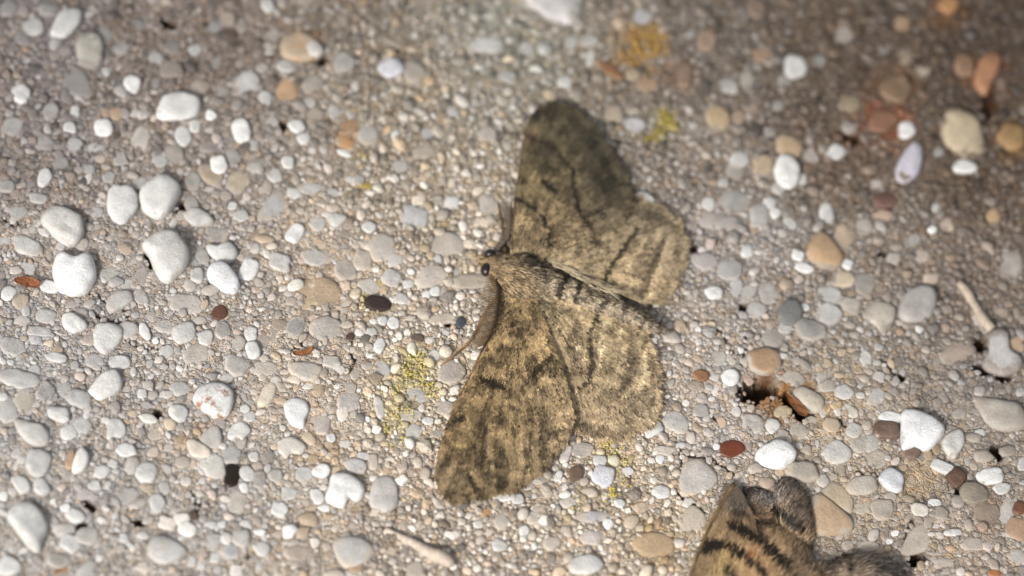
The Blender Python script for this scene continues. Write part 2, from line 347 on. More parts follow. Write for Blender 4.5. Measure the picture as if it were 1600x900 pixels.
# ------------------------------------------------------------------ pebbles
# ellipses: x, y, rx, ry, angle, colour(grey or rgb)
def E(s):
    out = []
    for tok in s.split():
        f = tok.split(',')
        x, y, rx, ry, an = [float(v) for v in f[:5]]
        c = f[5]
        cc = rgb(float(c)) if len(c) <= 3 and '#' not in c else tuple(int(c[i:i + 2], 16) for i in (1, 3, 5))
        out.append((x, y, rx, ry, an, cc))
    return out
ELL = E("""
53,42,16,14,0,213 105,36,27,16,-38,228 86,68,9,9,0,205 140,77,23,31,-12,#cfcaba 162,53,14,15,0,172 188,76,14,10,-30,200
243,89,11,11,0,196 305,73,11,10,0,205 167,109,7,7,0,205 206,132,13,12,20,238 33,145,15,15,0,222 123,127,24,24,0,163
267,107,20,14,10,#a79c91 278,167,30,21,-14,235 385,127,24,17,-32,206 80,172,11,14,0,190 117,173,8,11,0,214 110,198,11,9,35,220
162,200,14,14,0,240 20,197,16,15,0,188 117,225,13,12,0,203 223,216,17,21,10,#d6d0c6 286,211,13,17,-20,222 305,197,9,10,0,212
330,181,8,8,0,242 377,204,14,19,-15,240 365,243,11,18,-15,168 342,256,14,15,-20,#f1efe8 330,272,22,14,28,#c2ad92 371,280,19,16,0,#c4b498
273,240,16,18,0,#b8b0a7 188,246,10,11,0,186 95,255,13,12,0,176 71,277,10,15,35,222 138,264,11,10,0,184 222,284,14,12,-20,190
302,280,13,15,20,166 190,320,23,29,-10,232 167,173,7,8,0,#bea082 183,177,10,9,0,#c3a07d 357,28,12,11,0,#bfaf9b 378,37,9,11,0,#afa598
152,230,15,9,0,184 312,135,20,13,0,#b9aa9b 347,140,11,12,0,170 75,15,17,10,20,168 15,10,13,13,0,158 195,177,8,8,0,170 72,220,12,16,-30,165
418,8,10,10,0,215 418,75,10,12,20,#cec9bf 428,52,11,12,0,#b5ada5 537,100,18,17,25,195 610,104,21,14,-3,#e0e0e8 647,110,16,18,0,#b5aaa5
447,143,17,20,20,#cba074 415,152,11,11,0,204 483,159,11,9,0,206 447,104,15,9,15,196 522,172,11,12,0,196 490,130,19,13,-25,#beb4a8
463,197,13,11,10,216 475,217,10,9,0,218 450,252,10,10,0,216 547,195,17,11,-20,#b98e62 540,221,18,9,22,#cd9650 538,237,12,5,22,222
577,208,16,15,0,188 762,67,28,12,4,210 793,118,16,9,15,206 707,175,9,8,0,206 763,207,14,14,0,#c3b9b2 618,210,6,8,0,220
667,205,11,12,0,#c3c5cc 625,258,15,11,-10,204 663,235,18,10,-15,#beafa0 488,293,23,9,-8,196 997,25,25,11,-4,#cdcdd2 920,63,16,9,0,206
892,65,12,11,0,206 823,72,12,12,0,200 955,110,22,8,36,#9a6c40 1013,130,16,12,0,#af8c6a 1070,115,12,20,10,#9a7e66 883,128,11,11,0,214
923,90,7,12,10,206 992,192,18,14,5,#cecbcd 960,175,16,14,0,#c8b49b 1168,121,12,17,-10,#d3cdbe 1140,131,15,12,20,#d4d2ca
1122,182,18,21,-20,#cdb084 1155,180,11,14,0,#bea082 1152,262,18,18,0,168 1156,248,15,14,10,206 1193,258,18,17,0,#c8af8c 1080,55,8,11,0,182
1190,83,22,12,8,#b49173 1105,62,15,18,0,#a58c73 1177,165,10,13,0,#a5917d 1130,284,9,7,0,200 1183,10,15,15,0,#967d69
1005,312,17,12,8,220 1117,457,15,10,6,233 1168,390,10,10,0,216 1107,317,11,11,0,205 1147,313,27,19,8,174 1187,337,15,21,-10,196
1120,345,35,15,10,#beb6af 1103,407,21,14,30,#b9b2b2 1140,420,20,17,0,174 1150,445,13,17,0,202 1170,455,18,11,-38,#cdc8be 1183,480,15,14,0,192
1092,514,5,5,0,236 1123,558,14,12,0,#c3beb4 1142,588,14,13,20,242 1292,331,12,16,-5,216 1320,434,22,12,6,#d4c0a2
1318,368,18,28,-14,#c8af91 1350,352,14,14,30,#c3b9af 1325,411,9,8,30,226 1257,417,15,8,15,226 1247,398,10,8,20,226 1212,332,9,9,0,220
1235,347,13,8,42,206 1203,315,10,9,0,212 1298,458,21,15,20,206 1295,490,21,20,0,209 1331,475,15,16,0,#cdc6b9 1397,403,11,11,-20,#cdc8c0
1203,455,14,18,0,192 1228,510,11,10,0,206 1235,487,20,21,0,128 1267,513,25,17,10,154 1207,525,18,17,0,166 1352,442,20,17,0,158
1353,560,10,14,-8,#d2d0ca 1498,552,31,20,-8,#b4a08c 1535,497,13,20,-30,#cdc3b4 1580,410,22,24,0,#b9b2aa 1553,338,10,15,-10,#c8a474
1383,312,18,12,0,#785548 1382,335,18,9,10,#c3a58c 1483,350,14,10,0,#c8b4a0 1428,372,12,13,0,196 1463,323,7,7,0,200 1457,358,6,6,0,232
1455,433,12,10,0,#cdb9a5 1437,513,6,6,0,225 1258,477,7,6,0,216 1588,537,12,13,0,#d2af8c 1287,587,9,8,0,202 1565,490,15,13,0,#beaa96
1440,397,13,11,0,#c8b4a5 1243,103,18,18,0,222 1320,55,18,17,0,#cdc3b9 1442,110,12,11,0,#c3b49b 1417,202,13,13,0,229 1507,262,20,10,2,226
1507,103,16,16,0,#9a7656 1398,140,24,20,0,#8c7052 1380,190,21,17,-30,#96684c 1480,8,15,13,0,#be874b 1410,37,12,12,0,#aa8c69
1415,90,13,18,10,#aa967d 1327,160,18,14,0,#aa9678 1327,197,17,9,8,#beb6af 1307,237,14,12,0,216 1268,243,12,18,-20,#beb4aa
1233,228,25,19,20,#c6a882 1232,268,19,24,-8,227 1254,278,7,9,0,210 1217,292,9,9,0,206 1370,287,12,10,0,#beb4aa 1463,238,11,9,-30,186
1580,215,22,20,30,#a8834c 1217,163,10,10,0,186 1227,123,10,10,0,186 1280,95,17,12,0,166 1380,82,10,10,0,170
77,446,15,10,8,233 43,382,26,14,24,206 43,418,13,10,15,205 300,317,12,15,-20,176 389,420,14,18,30,241 308,431,11,13,0,211
303,412,14,12,0,180 316,398,10,13,-20,#aca8a2 172,427,17,12,6,#c3beb4 198,442,10,10,0,195 215,425,18,29,-24,#aca69e 220,463,11,15,-32,190
290,473,29,15,6,#c3beb4 343,488,13,11,-30,#6e4433 115,505,19,14,22,223 72,493,16,12,15,190 169,527,24,21,48,217 201,514,14,13,0,201
226,516,7,13,-25,236 256,508,17,12,15,196 288,519,19,16,-22,215 322,527,13,12,10,216 348,517,13,14,0,146 372,535,12,12,0,#c3bcaf
392,520,10,12,0,215 395,547,11,14,-15,239 260,547,12,10,-20,200 187,565,17,11,-6,225 243,530,5,5,0,245 148,563,14,13,0,196 88,558,17,8,10,206
53,578,10,11,0,196 62,517,19,8,5,196 307,553,23,17,-30,#c3b9aa 370,570,21,19,0,#beb9b2 27,592,32,17,10,206 20,540,21,15,25,174
32,470,14,11,-40,#c8b499 13,457,12,10,-10,221 337,363,19,12,10,154 7,372,11,10,0,205 363,317,7,7,0,216 377,333,12,10,0,200
152,330,9,9,0,196 395,367,10,9,0,#b49b82 437,408,18,14,16,213 462,363,12,17,24,229 493,400,25,11,10,206 497,348,13,12,0,205
525,343,15,11,0,212 577,353,11,9,10,216 597,385,24,21,0,#c8c1b9 567,405,14,16,10,#c3b6a8 612,434,14,17,-35,209 578,445,19,12,27,200
618,407,13,8,-25,201 673,431,23,16,-15,#d4c8be 462,509,15,21,25,#96999c 540,420,19,15,0,160 507,513,25,20,0,#bebab4
423,530,25,26,0,#b4a698 437,505,12,10,0,#aa9682 517,565,15,9,4,#c3beb4 415,575,19,13,-5,#cdc3b4 598,501,8,7,0,218 614,504,10,9,0,223
580,519,9,7,0,212 593,540,9,12,38,226 597,577,13,17,-15,206 478,580,25,16,10,#bebab2 628,467,11,9,0,205 666,460,7,6,0,226 680,455,10,7,-35,223
637,443,9,7,0,214 684,405,7,7,0,212 713,425,9,8,0,#bec1c6 690,497,21,9,-8,#cdbeaa 735,438,40,13,-4,#b6a996 695,518,8,4,22,214 738,528,5,8,15,206
680,555,8,8,0,214 705,580,23,20,10,#beb2a8 647,335,24,18,20,#cdcfd4 707,312,11,9,0,214 763,318,18,17,0,#c6beb6 720,503,8,8,0,#50545e
652,528,10,6,10,#6e5c50 547,527,7,6,0,#5a4638 13,640,17,20,-10,200 42,628,17,20,0,#beb4a0 72,614,14,15,0,150 97,605,16,10,5,194
125,625,20,13,14,206 92,650,18,11,10,225 108,676,13,12,-15,216 129,665,16,13,22,213 61,724,19,22,10,215 27,707,10,9,0,200 65,760,11,14,-30,221
110,720,7,15,10,#c39b6e 197,706,15,11,10,231 229,738,17,16,10,218 160,738,15,9,-15,216 148,759,9,8,0,212 222,615,8,8,0,216 232,655,14,8,10,#e4ded4
243,672,20,15,10,#c8baa6 277,646,15,12,18,225 333,728,21,17,32,#dad5cb 362,742,13,16,10,#30261b 385,738,11,12,0,213 246,785,12,15,-12,215
200,777,19,12,-18,190 100,826,17,10,-10,#dcd6cc 117,806,14,10,15,216 110,849,16,12,25,229 137,837,19,15,0,#c3beb4 13,883,19,16,0,229
135,893,20,13,-48,200 90,875,17,12,10,#b4aca0 262,817,15,10,15,#e4d8ce 284,811,14,11,0,#e8e2d8 293,827,14,11,25,#ebe6de 303,805,7,8,0,#645041
193,842,8,8,0,214 223,837,9,6,0,212 207,857,5,5,0,235 370,785,15,22,18,#dcd4c3 377,841,14,14,0,206 332,846,16,13,0,200 337,872,9,8,0,221
300,876,7,7,0,206 315,882,7,6,0,214 360,862,16,12,10,#b9bcc3 330,820,9,6,0,221 347,819,7,6,0,224 383,818,9,6,0,214 83,782,5,5,0,240
102,793,9,6,10,243 5,773,8,7,20,236 383,638,8,7,0,221 390,650,9,8,0,211 280,606,16,12,5,206 360,710,18,14,0,182 397,712,8,8,0,211
406,751,13,14,0,154 503,734,13,10,-6,239 475,740,14,15,20,209 450,770,13,13,0,204 432,743,11,10,0,190 437,795,13,12,20,229 452,830,12,10,-15,239
496,775,9,13,-32,226 650,620,18,17,0,194 593,637,8,17,-10,206 640,648,23,9,4,#d2cbc4 645,674,15,12,-28,206 669,657,9,6,0,216 545,627,19,17,0,#b9b4b0
503,662,13,17,18,#c3b9af 517,682,7,7,0,222 487,715,12,9,0,#c3aa82 583,720,8,12,0,#cdbeaf 602,732,7,7,0,#cdaf8c 555,727,18,11,10,#c8c8cd
555,886,12,8,0,#b99673 650,887,14,12,0,#cdbeaf 612,857,8,6,0,#cdb9a0 780,850,13,9,0,214 785,813,12,12,0,#c8beb4 760,801,9,7,10,#cd9650
787,775,19,8,5,216 406,832,9,5,0,236 492,846,9,7,-10,#e6deD2 410,858,14,11,0,206 748,817,8,6,0,216 463,862,21,13,0,#beac9b 507,793,9,5,0,236
693,635,15,12,0,#c3b9b4 683,675,10,7,0,160 567,711,10,7,0,212 885,707,8,14,25,#e1d7cd 1022,670,15,10,-28,230 1057,658,22,16,30,199
1177,660,17,16,0,#c8c3b9 1097,640,15,11,20,#afaaa5 1120,697,5,5,0,240 1042,703,20,8,6,#d2c6b9 943,742,18,17,20,#e1e1e8
937,717,10,9,0,216 910,700,18,12,0,#beb7b2 923,840,18,12,5,#d7cdc8 1001,792,13,9,-5,#d7bea0 950,820,9,9,10,229 915,883,26,15,-5,216
863,847,13,11,0,#cdbeaf 873,743,6,9,20,222 822,755,14,9,-20,#d7cdc3 808,778,11,9,0,222 1033,768,14,10,0,216 982,733,9,7,0,224 968,787,8,7,0,230
1033,716,8,6,0,230 820,827,8,8,0,224 888,785,13,9,0,#d7cdc3 837,803,10,17,40,#c3bcb6 925,807,31,10,-4,#c3c0c3 1392,651,18,9,8,230
1393,749,22,15,30,#e1e2e6 1473,728,19,9,20,223 1548,743,22,13,-12,226 1565,762,14,9,-10,213 1522,770,22,17,8,#968a78 1348,757,23,16,-5,#cdc5b6
1370,618,14,15,0,201 1320,612,16,11,15,213 1438,795,14,10,15,#dcd4c8 1380,793,18,17,0,#beb4a5 1573,803,14,30,18,#cdc8c3
1593,793,10,11,0,#784b32 1590,825,18,20,20,#be9673 1400,830,6,5,0,238 1391,842,5,5,0,240 1490,830,15,6,-3,220 1555,895,10,6,20,#b4733c
1532,675,9,6,0,212 1462,783,11,6,0,226 1470,800,13,9,20,#a59b8e 1208,663,12,11,0,211 1425,650,12,9,20,#c8c8d0 1540,805,20,22,0,#a58f7a
900,740,11,13,20,#7d6450 1143,699,19,12,-4,#783a20 1096,585,11,9,10,#a57346 1290,640,12,8,60,#cdc5b6 1275,655,14,9,0,#c8beaa 1250,670,16,12,30,#cdc5b6 1225,640,14,11,0,#c8b48c
1240,585,20,13,20,#c3b9a8 1330,640,14,8,40,#c8c3b6 1335,670,12,11,0,206 1295,600,14,10,0,#bab2a4 1255,735,26,16,10,#beb3a2 1345,690,20,13,0,#b9b4aa
1370,715,20,16,-10,#c0b4a0 1360,690,18,13,0,196 1350,790,13,10,0,#bab09e 1500,645,12,9,0,#b0a89d 1600,720,10,12,0,190 1360,850,15,9,0,#c4b8a6
1520,850,17,10,0,#b8aca0 1480,880,20,11,8,#c4b8aa 1590,870,14,12,0,200 460,300,13,9,0,205 430,272,11,10,0,196 400,258,14,10,20,188 520,300,10,8,0,206
560,280,10,8,0,190 395,225,10,10,0,188 425,190,10,9,0,186 250,250,11,9,0,190 60,310,14,9,10,186 30,330,15,10,-10,180 10,290,14,10,0,172
170,275,11,9,0,180 245,130,14,11,0,165 340,95,14,10,0,172 410,105,9,8,0,190 335,40,11,9,0,165 270,70,13,10,0,150 215,35,13,10,0,146
""")
# traced outlines: points, colour, height factor, (stain colour, amount)
def T(s): 
    v = [float(a) for a in s.replace(',', ' ').split()]; return list(zip(v[::2], v[1::2]))
POLY = [
 ("570,467 582,461 599,464 611,473 607,484 589,486 575,482", (62,44,38), .35, ((120,96,76), .05)),
 ("62,345 72,328 90,321 112,330 128,340 131,365 122,380 108,384 88,372 72,358", (222,219,212), .55, None),
 ("82,425 88,400 100,396 112,402 122,402 138,397 148,410 150,432 141,452 122,461 102,459 90,450", (242,242,241), .55, None),
 ("222,385 240,367 262,361 280,370 294,392 293,412 280,430 262,442 248,435 238,415 232,398", (224,221,215), .55, None),
 ("218,300 228,287 245,275 262,273 277,285 283,298 272,320 258,338 240,340 222,325", (233,231,226), .55, None),
 ("285,330 300,322 318,326 335,342 325,350 305,350 290,342", (213,211,206), .5, None),
 ("322,388 325,380 340,383 350,377 362,378 372,395 360,408 345,408 332,400", (224,222,218), .5, None),
 ("323,425 330,414 345,411 360,420 374,440 370,457 355,459 338,448 326,438", (241,241,243), .6, None),
 ("166,480 170,464 185,454 203,454 209,467 198,477 178,487", (209,207,201), .4, None),
 ("138,615 148,597 165,582 182,579 190,595 188,610 170,622 155,626", (236,233,227), .4, None),
 ("22,660 32,656 50,662 65,665 77,680 75,695 60,699 42,692 30,678", (212,209,203), .4, None),
 ("17,747 25,741 40,745 48,758 45,767 32,770 23,760", (233,230,224), .35, None),
 ("113,740 118,715 128,702 138,712 138,728 128,740", (240,237,230), .5, None),
 ("168,688 168,670 173,657 185,655 195,665 197,678 188,686 178,684", (223,220,214), .3, None),
 ("301,625 310,608 325,600 345,600 363,612 363,635 355,652 338,654 318,645", (241,239,235), .4, ((150,110,85), .16)),
 ("311,683 325,668 340,664 347,680 345,700 328,701 314,692", (201,197,189), .4, None),
 ("355,680 362,665 378,657 392,670 385,680 378,687 372,682 362,687", (241,239,234), .35, None),
 ("292,692 300,686 318,695 330,705 325,715 305,715 295,705", (233,219,199), .4, None),
 ("10,805 20,790 35,783 52,787 70,805 75,825 66,845 62,862 45,855 30,835 18,818", (221,220,215), .55, None),
 ("230,865 236,843 252,837 275,845 293,858 285,870 265,882 245,880", (211,210,207), .4, None),
 ("402,632 412,605 425,596 432,605 428,622 415,635", (233,217,193), .35, ((190,140,80), .05)),
 ("443,632 450,624 462,621 477,625 483,640 477,655 475,667 462,666 450,657", (242,242,240), .4, None),
 ("434,700 440,685 458,682 472,690 479,698 470,708 455,708 448,716 440,708", (223,216,204), .3, None),
 ("508,778 515,757 517,745 528,738 548,742 566,755 570,770 558,782 545,778 538,792 522,790", (242,241,238), .5, None),
 ("577,785 582,755 592,742 610,742 620,755 623,785 610,797 590,797", (214,210,207), .35, ((150,140,135), .02)),
 ("518,850 530,838 560,837 585,855 575,875 545,887 532,880", (206,204,201), .35, None),
 ("437,70 450,55 470,50 490,60 507,80 495,92 470,97 445,92", (212,186,152), .5, ((185,130,80), .14)),
 ("478,75 490,64 506,80 497,92 482,90", (226,220,210), .55, None),
 ("400,332 410,318 422,300 438,290 450,300 448,322 432,338 415,342 403,346", (192,191,190), .35, None),
 ("815,-10 905,-10 908,25 895,40 875,35 850,25", (216,211,211), .35, None),
 ("1166,553 1180,543 1200,540 1219,551 1223,568 1211,580 1190,582 1172,573", (190,148,98), .5, None),
 ("1259,398 1266,375 1280,360 1292,362 1308,380 1319,398 1316,415 1300,422 1275,415", (203,164,115), .55, None),
 ("1348,492 1360,470 1378,468 1400,478 1398,500 1380,520 1366,505", (206,197,178), .35, None),
 ("1404,482 1415,458 1435,446 1458,448 1465,470 1455,495 1432,502 1412,500", (196,194,191), .45, ((165,160,155), .05)),
 ("1545,520 1560,512 1575,520 1578,545 1598,560 1590,580 1560,585 1535,570 1545,550", (197,194,192), .35, None),
 ("1470,195 1473,180 1490,168 1515,178 1532,198 1540,235 1528,250 1505,250 1485,235 1472,218", (203,183,148), .5, None),
 ("1398,270 1408,245 1425,225 1440,228 1438,265 1420,285 1402,283", (214,208,224), .5, None),
 ("1522,130 1530,95 1545,85 1563,90 1560,110 1548,135 1538,150", (176,122,80), .4, None),
 ("449,455 455,440 478,432 500,426 520,432 536,450 535,465 520,478 505,480 480,487 462,475", (196,168,130), .28, ((222,207,184), .10)),
 ("449,446 456,437 468,434 476,442 468,451 454,453", (232,225,212), .6, None),
 ("1181,712 1188,698 1203,692 1212,687 1230,690 1245,705 1238,722 1222,731 1200,729 1185,722", (242,242,240), .45, None),
 ("1062,770 1066,730 1085,716 1105,725 1122,745 1115,760 1095,770 1080,775", (206,203,199), .2, None),
 ("1062,830 1068,800 1085,790 1105,810 1100,828 1080,835", (205,190,170), .2, None),
 ("985,850 1000,835 1025,832 1050,840 1052,862 1030,870 1000,868", (196,164,118), .25, ((215,190,150), .05)),
 ("1284,705 1295,690 1310,683 1332,700 1330,715 1312,722 1295,720", (213,211,206), .35, None),
 ("1408,648 1415,640 1440,645 1475,668 1468,688 1448,704 1430,698 1410,698", (240,240,241), .5, None),
 ("1366,664 1375,655 1402,660 1405,682 1385,684 1368,680", (120,94,78), .45, None),
 ("1472,690 1480,678 1500,670 1508,690 1492,716 1478,706", (216,214,209), .5, None),
 ("1479,742 1492,728 1510,738 1508,752 1494,760", (104,74,54), .5, None),
 ("1517,622 1535,619 1570,625 1598,635 1606,668 1565,672 1540,660", (206,201,186), .4, None),
 ("1266,782 1280,767 1300,780 1325,800 1336,815 1328,830 1300,835 1272,828", (207,172,132), .35, None),
 ("1285,768 1300,752 1320,758 1335,778 1330,800 1310,788", (200,176,142), .25, None),
 ("1408,720 1445,710 1492,758 1470,785 1430,780 1405,755", (196,180,152), .2, ((205,195,175), .05)),
 ("1410,862 1420,832 1440,812 1455,815 1455,850 1435,862", (200,190,175), .2, None),
 ("1418,700 1438,696 1440,706 1430,716 1416,712", (122,98,84), .5, None),
 ("672,392 676,372 692,360 714,362 728,376 726,394 704,400 688,398", (192,182,170), .35, ((205,190,180), .05)),
 ("1240,612 1250,600 1268,605 1290,620 1284,640 1262,636", (205,196,176), .5, None),
]
PROMINENT = {}   # label by traced outline start or ellipse centre
LABELS = {
 (362,742): 'dark brown almost black oval pebble', (1143,699): 'glossy reddish brown pebble', 
 (343,488): 'rusty brown pebble', (462,509): 'smooth blue grey pebble'}
def catmull(pts, n):
    pts = np.asarray(pts, float); k = len(pts); out = []
    seg = np.linalg.norm(np.roll(pts, -1, 0) - pts, axis=1); cum = np.concatenate([[0], np.cumsum(seg)])
    for s in np.linspace(0, cum[-1], n, endpoint=False):
        i = min(int(np.searchsorted(cum, s, 'right') - 1), k - 1); t = (s - cum[i]) / max(seg[i], 1e-9)
        p0, p1, p2, p3 = pts[(i - 1) % k], pts[i], pts[(i + 1) % k], pts[(i + 2) % k]
        out.append(0.5 * (2 * p1 + (p2 - p0) * t + (2 * p0 - 5 * p1 + 4 * p2 - p3) * t ** 2 + (3 * p1 - p0 - 3 * p2 + p3) * t ** 3))
    return np.array(out)

def pebble_geo(outline, hf, r):
    """outline: (n,2) ground metres. closed stone: flattened dome above, short root below"""
    n_ = len(outline); c = outline.mean(0); rel = outline - c
    rad = np.sqrt(abs(0.5 * np.sum(rel[:, 0] * np.roll(rel[:, 1], -1) - np.roll(rel[:, 0], -1) * rel[:, 1])) / math.pi)
    h = hf * rad
    prof = [(0.80, -0.9), (0.98, -0.40), (1.02, 0.05), (0.985, 0.48), (0.91, 0.76), (0.78, 0.90), (0.55, 0.97), (0.28, 1.0)]
    ta = r.uniform(0, 2 * math.pi); tm = r.uniform(0, 0.16)
    tilt = np.array([math.cos(ta), math.sin(ta)]) * tm
    ox, oy = r.uniform(0, 200, 2)
    V = []
    for f, z in prof:
        p = rel * f
        lump = (N1.fbm(p[:, 0] / rad * 1.1 + ox, p[:, 1] / rad * 1.1 + oy, 3) - 0.44) * 0.5
        fine = (N2(p[:, 0] / rad * 3.2 + oy, p[:, 1] / rad * 3.2 + ox) - 0.5) * 0.10
        p = p * (1 + (fine * 0.5)[:, None])
        zz = h * z * (1 + lump + (p @ tilt) / rad) + (h * fine if z > 0 else 0)
        V.append(np.column_stack([p, zz]))
    V = np.concatenate(V)
    lm = (N1.fbm(ox, oy, 3) - 0.44) * 0.5
    V = np.concatenate([V, [[0, 0, h * 1.01 * (1 + lm)], [0, 0, -0.9 * h]]])
    k = len(prof); i = np.arange(n_); j = (i + 1) % n_; Q = []
    for a_ in range(k - 1):
        Q.append(np.column_stack([a_ * n_ + i, a_ * n_ + j, (a_ + 1) * n_ + j, (a_ + 1) * n_ + i]))
    top = k * n_; bot = top + 1
    Tt = np.concatenate([np.column_stack([(k - 1) * n_ + i, (k - 1) * n_ + j, np.full(n_, top)]), np.column_stack([j, i, np.full(n_, bot)])])
    return c, rad, V, Tt, np.concatenate(Q)

MOTH_SIL = T("800,385 802,340 808,290 815,245 822,205 832,183 848,170 868,165 890,172 912,188 935,212 955,240 970,268 985,322 1012,322 1055,352 1068,400 1045,470 1030,520 1025,585 1025,650 1010,668 965,686 930,682 893,660 865,712 840,742 805,767 712,785 690,770 684,725 705,650 740,575 770,520 755,430 745,405 770,395")
MOTH2_SIL = T('1145,775 1100,860 1060,960 1040,1080 1400,1080 1420,930 1340,860 1275,880 1265,790 1235,750')
def inside(px, py, poly):
    px = np.asarray(px, float); py = np.asarray(py, float); r_ = np.zeros(px.shape, bool)
    for (x0, y0), (x1, y1) in zip(poly, poly[1:] + poly[:1]):
        if y0 == y1: continue
        c_ = (y0 > py) != (y1 > py)
        r_ ^= c_ & (px < (x1 - x0) * (py - y0) / (y1 - y0) + x0)
    return r_

items = []
for k, (x, y, rx, ry, an, c) in enumerate(ELL):
    r = np.random.default_rng(1000 + k)
    t = np.linspace(0, 2 * math.pi, 28, endpoint=False); nexp = r.uniform(2.1, 3.0)
    ct, st = np.cos(t), np.sin(t)
    rr = (np.abs(ct) ** nexp + np.abs(st) ** nexp) ** (-1 / nexp)
    wob = 1.0
    for hh in (2, 3, 4, 5): wob = wob + r.normal(0, 0.055 / (hh ** 0.5)) * np.cos(hh * t + r.uniform(0, 6.28))
    if r.random() < .55:      # broken, angular stones
        m_ = r.integers(5, 8); aa = (np.arange(m_) + r.uniform(-.28, .28, m_)) * 2 * math.pi / m_ + r.uniform(0, 6.28)
        cq = catmull(np.column_stack([np.cos(aa), np.sin(aa)]) * r.uniform(.90, 1.20, m_)[:, None], 28)
        u, v = cq[:, 0] * rx * 1.04, cq[:, 1] * ry * 1.04
    else: u, v = rr * ct * rx * wob, rr * st * ry * wob
    jag = 1 + r.normal(0, .022, 28) * (1.5 if sum(c) < 640 else 1.0); u, v = u * jag, v * jag
    a_ = math.radians(an)
    ox_, oy_ = x + u * math.cos(a_) - v * math.sin(a_), y + u * math.sin(a_) + v * math.cos(a_)
    items.append((ox_, oy_, c, (r.uniform(.22, .38) if sum(c) < 640 else r.uniform(.30, .44)), None, (int(x), int(y)), r))
for k, (s, c, hf, stn) in enumerate(POLY):
    q = catmull(T(s), 28)
    items.append((q[:, 0], q[:, 1], c, hf, stn, None, np.random.default_rng(3000 + k)))

occ_res = 0.10 * MM
OX0, OY0, OW, OH = -80 * MM, -56 * MM, 1600, 1160
occ = np.zeros((OH, OW), bool)
built = []
for ox_, oy_, c, hf, stn, key, r in items:
    g2 = P(ox_, oy_, 0.25)[:, :2][::-1]
    cen, rad, V, Tt, Q = pebble_geo(g2, hf, r)
    z0 = float(H0(cen[0], cen[1])) - 0.02 * rad
    # tall stones in front of the focus plane lean on their socket
    lumi = sum(c) / 3; dull = 1 - float(smooth01(196, 226, lumi)) if lumi > 140 else 0.0
    loc = (cen[0], cen[1], z0 + (0.05 - .22 * dull * r.uniform(.3, 1.2)) * rad)
    ccol = lin(c) * r.uniform(.86, .97); ccol = ccol * .80 + .20 * ccol.mean()
    qx_, qy_ = to_px(cen[0], cen[1])
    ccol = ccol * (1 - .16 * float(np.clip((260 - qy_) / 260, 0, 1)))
    if dull > 0: kd = (.42 if max(c) - min(c) < 26 else .16) * dull * r.uniform(.4, 1.3); ccol = ccol * (1 - kd) + kd * soil(np.array(qx_), np.array(qy_)) * 1.1
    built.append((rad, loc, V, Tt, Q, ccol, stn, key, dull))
    g3 = cen + (g2 - cen) * (1 - .30 * dull)
    xs = (g3 - [OX0, OY0]) / occ_res
    x0, y0 = np.floor(xs.min(0)).astype(int); x1, y1 = np.ceil(xs.max(0)).astype(int)
    x0 = max(x0, 0); y0 = max(y0, 0); x1 = min(x1, OW - 1); y1 = min(y1, OH - 1)
    if x1 > x0 and y1 > y0:
        mx, my = np.meshgrid(np.arange(x0, x1 + 1), np.arange(y0, y1 + 1))
        occ[y0:y1 + 1, x0:x1 + 1] |= inside(mx, my, [tuple(p) for p in xs])
built.sort(key=lambda b_: -b_[0])
rest_v, rest_t, rest_q, rest_c, base = [], [], [], [], 0
for k, (rad, loc, V, Tt, Q, cc, stn, key, dull) in enumerate(built):
    shiny = key in ((1143, 699), (590, 475), (343, 488), (362, 742))
    nv = len(V)
    cj = cc * (1 + (N3(V[:, 0] / rad * 1.5 + k, V[:, 1] / rad * 1.5 + 3 * k) - .5)[:, None] * 0.12)
    if k < 300:
        st4 = np.zeros((nv, 4)); 
        if stn is not None: st4[:, :3] = lin(stn[0]); st4[:, 3] = stn[1] + .12
        else:                 # cement film that still clings to the stone, mostly round its rim
            qx_, qy_ = to_px(loc[0], loc[1]); st4[:, :3] = soil(np.array(qx_), np.array(qy_)) * 1.08
            rf = np.hypot(V[:, 0], V[:, 1]) / rad
            st4[:, 3] = (.06 + (.12 if cc.max() - cc.min() < .12 else .04) * dull) + (.17 + .12 * dull) * smooth01(.5, 1.05, rf)
            if shiny: st4[:, 3] = 0
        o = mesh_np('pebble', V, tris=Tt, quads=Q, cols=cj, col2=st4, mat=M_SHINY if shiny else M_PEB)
        o.location = loc; o.parent = ground
        if key in LABELS: o['label'] = LABELS[key]
    else:
        rest_v.append(V + np.array(loc)); rest_t.append(Tt + base); rest_q.append(Q + base); rest_c.append(cj); base += nv
if rest_v:
    o = mesh_np('small_pebbles', np.concatenate(rest_v), tris=np.concatenate(rest_t), quads=np.concatenate(rest_q), cols=np.concatenate(rest_c), mat=M_GRAIN, parent=ground)
    tag(o, kind='stuff')

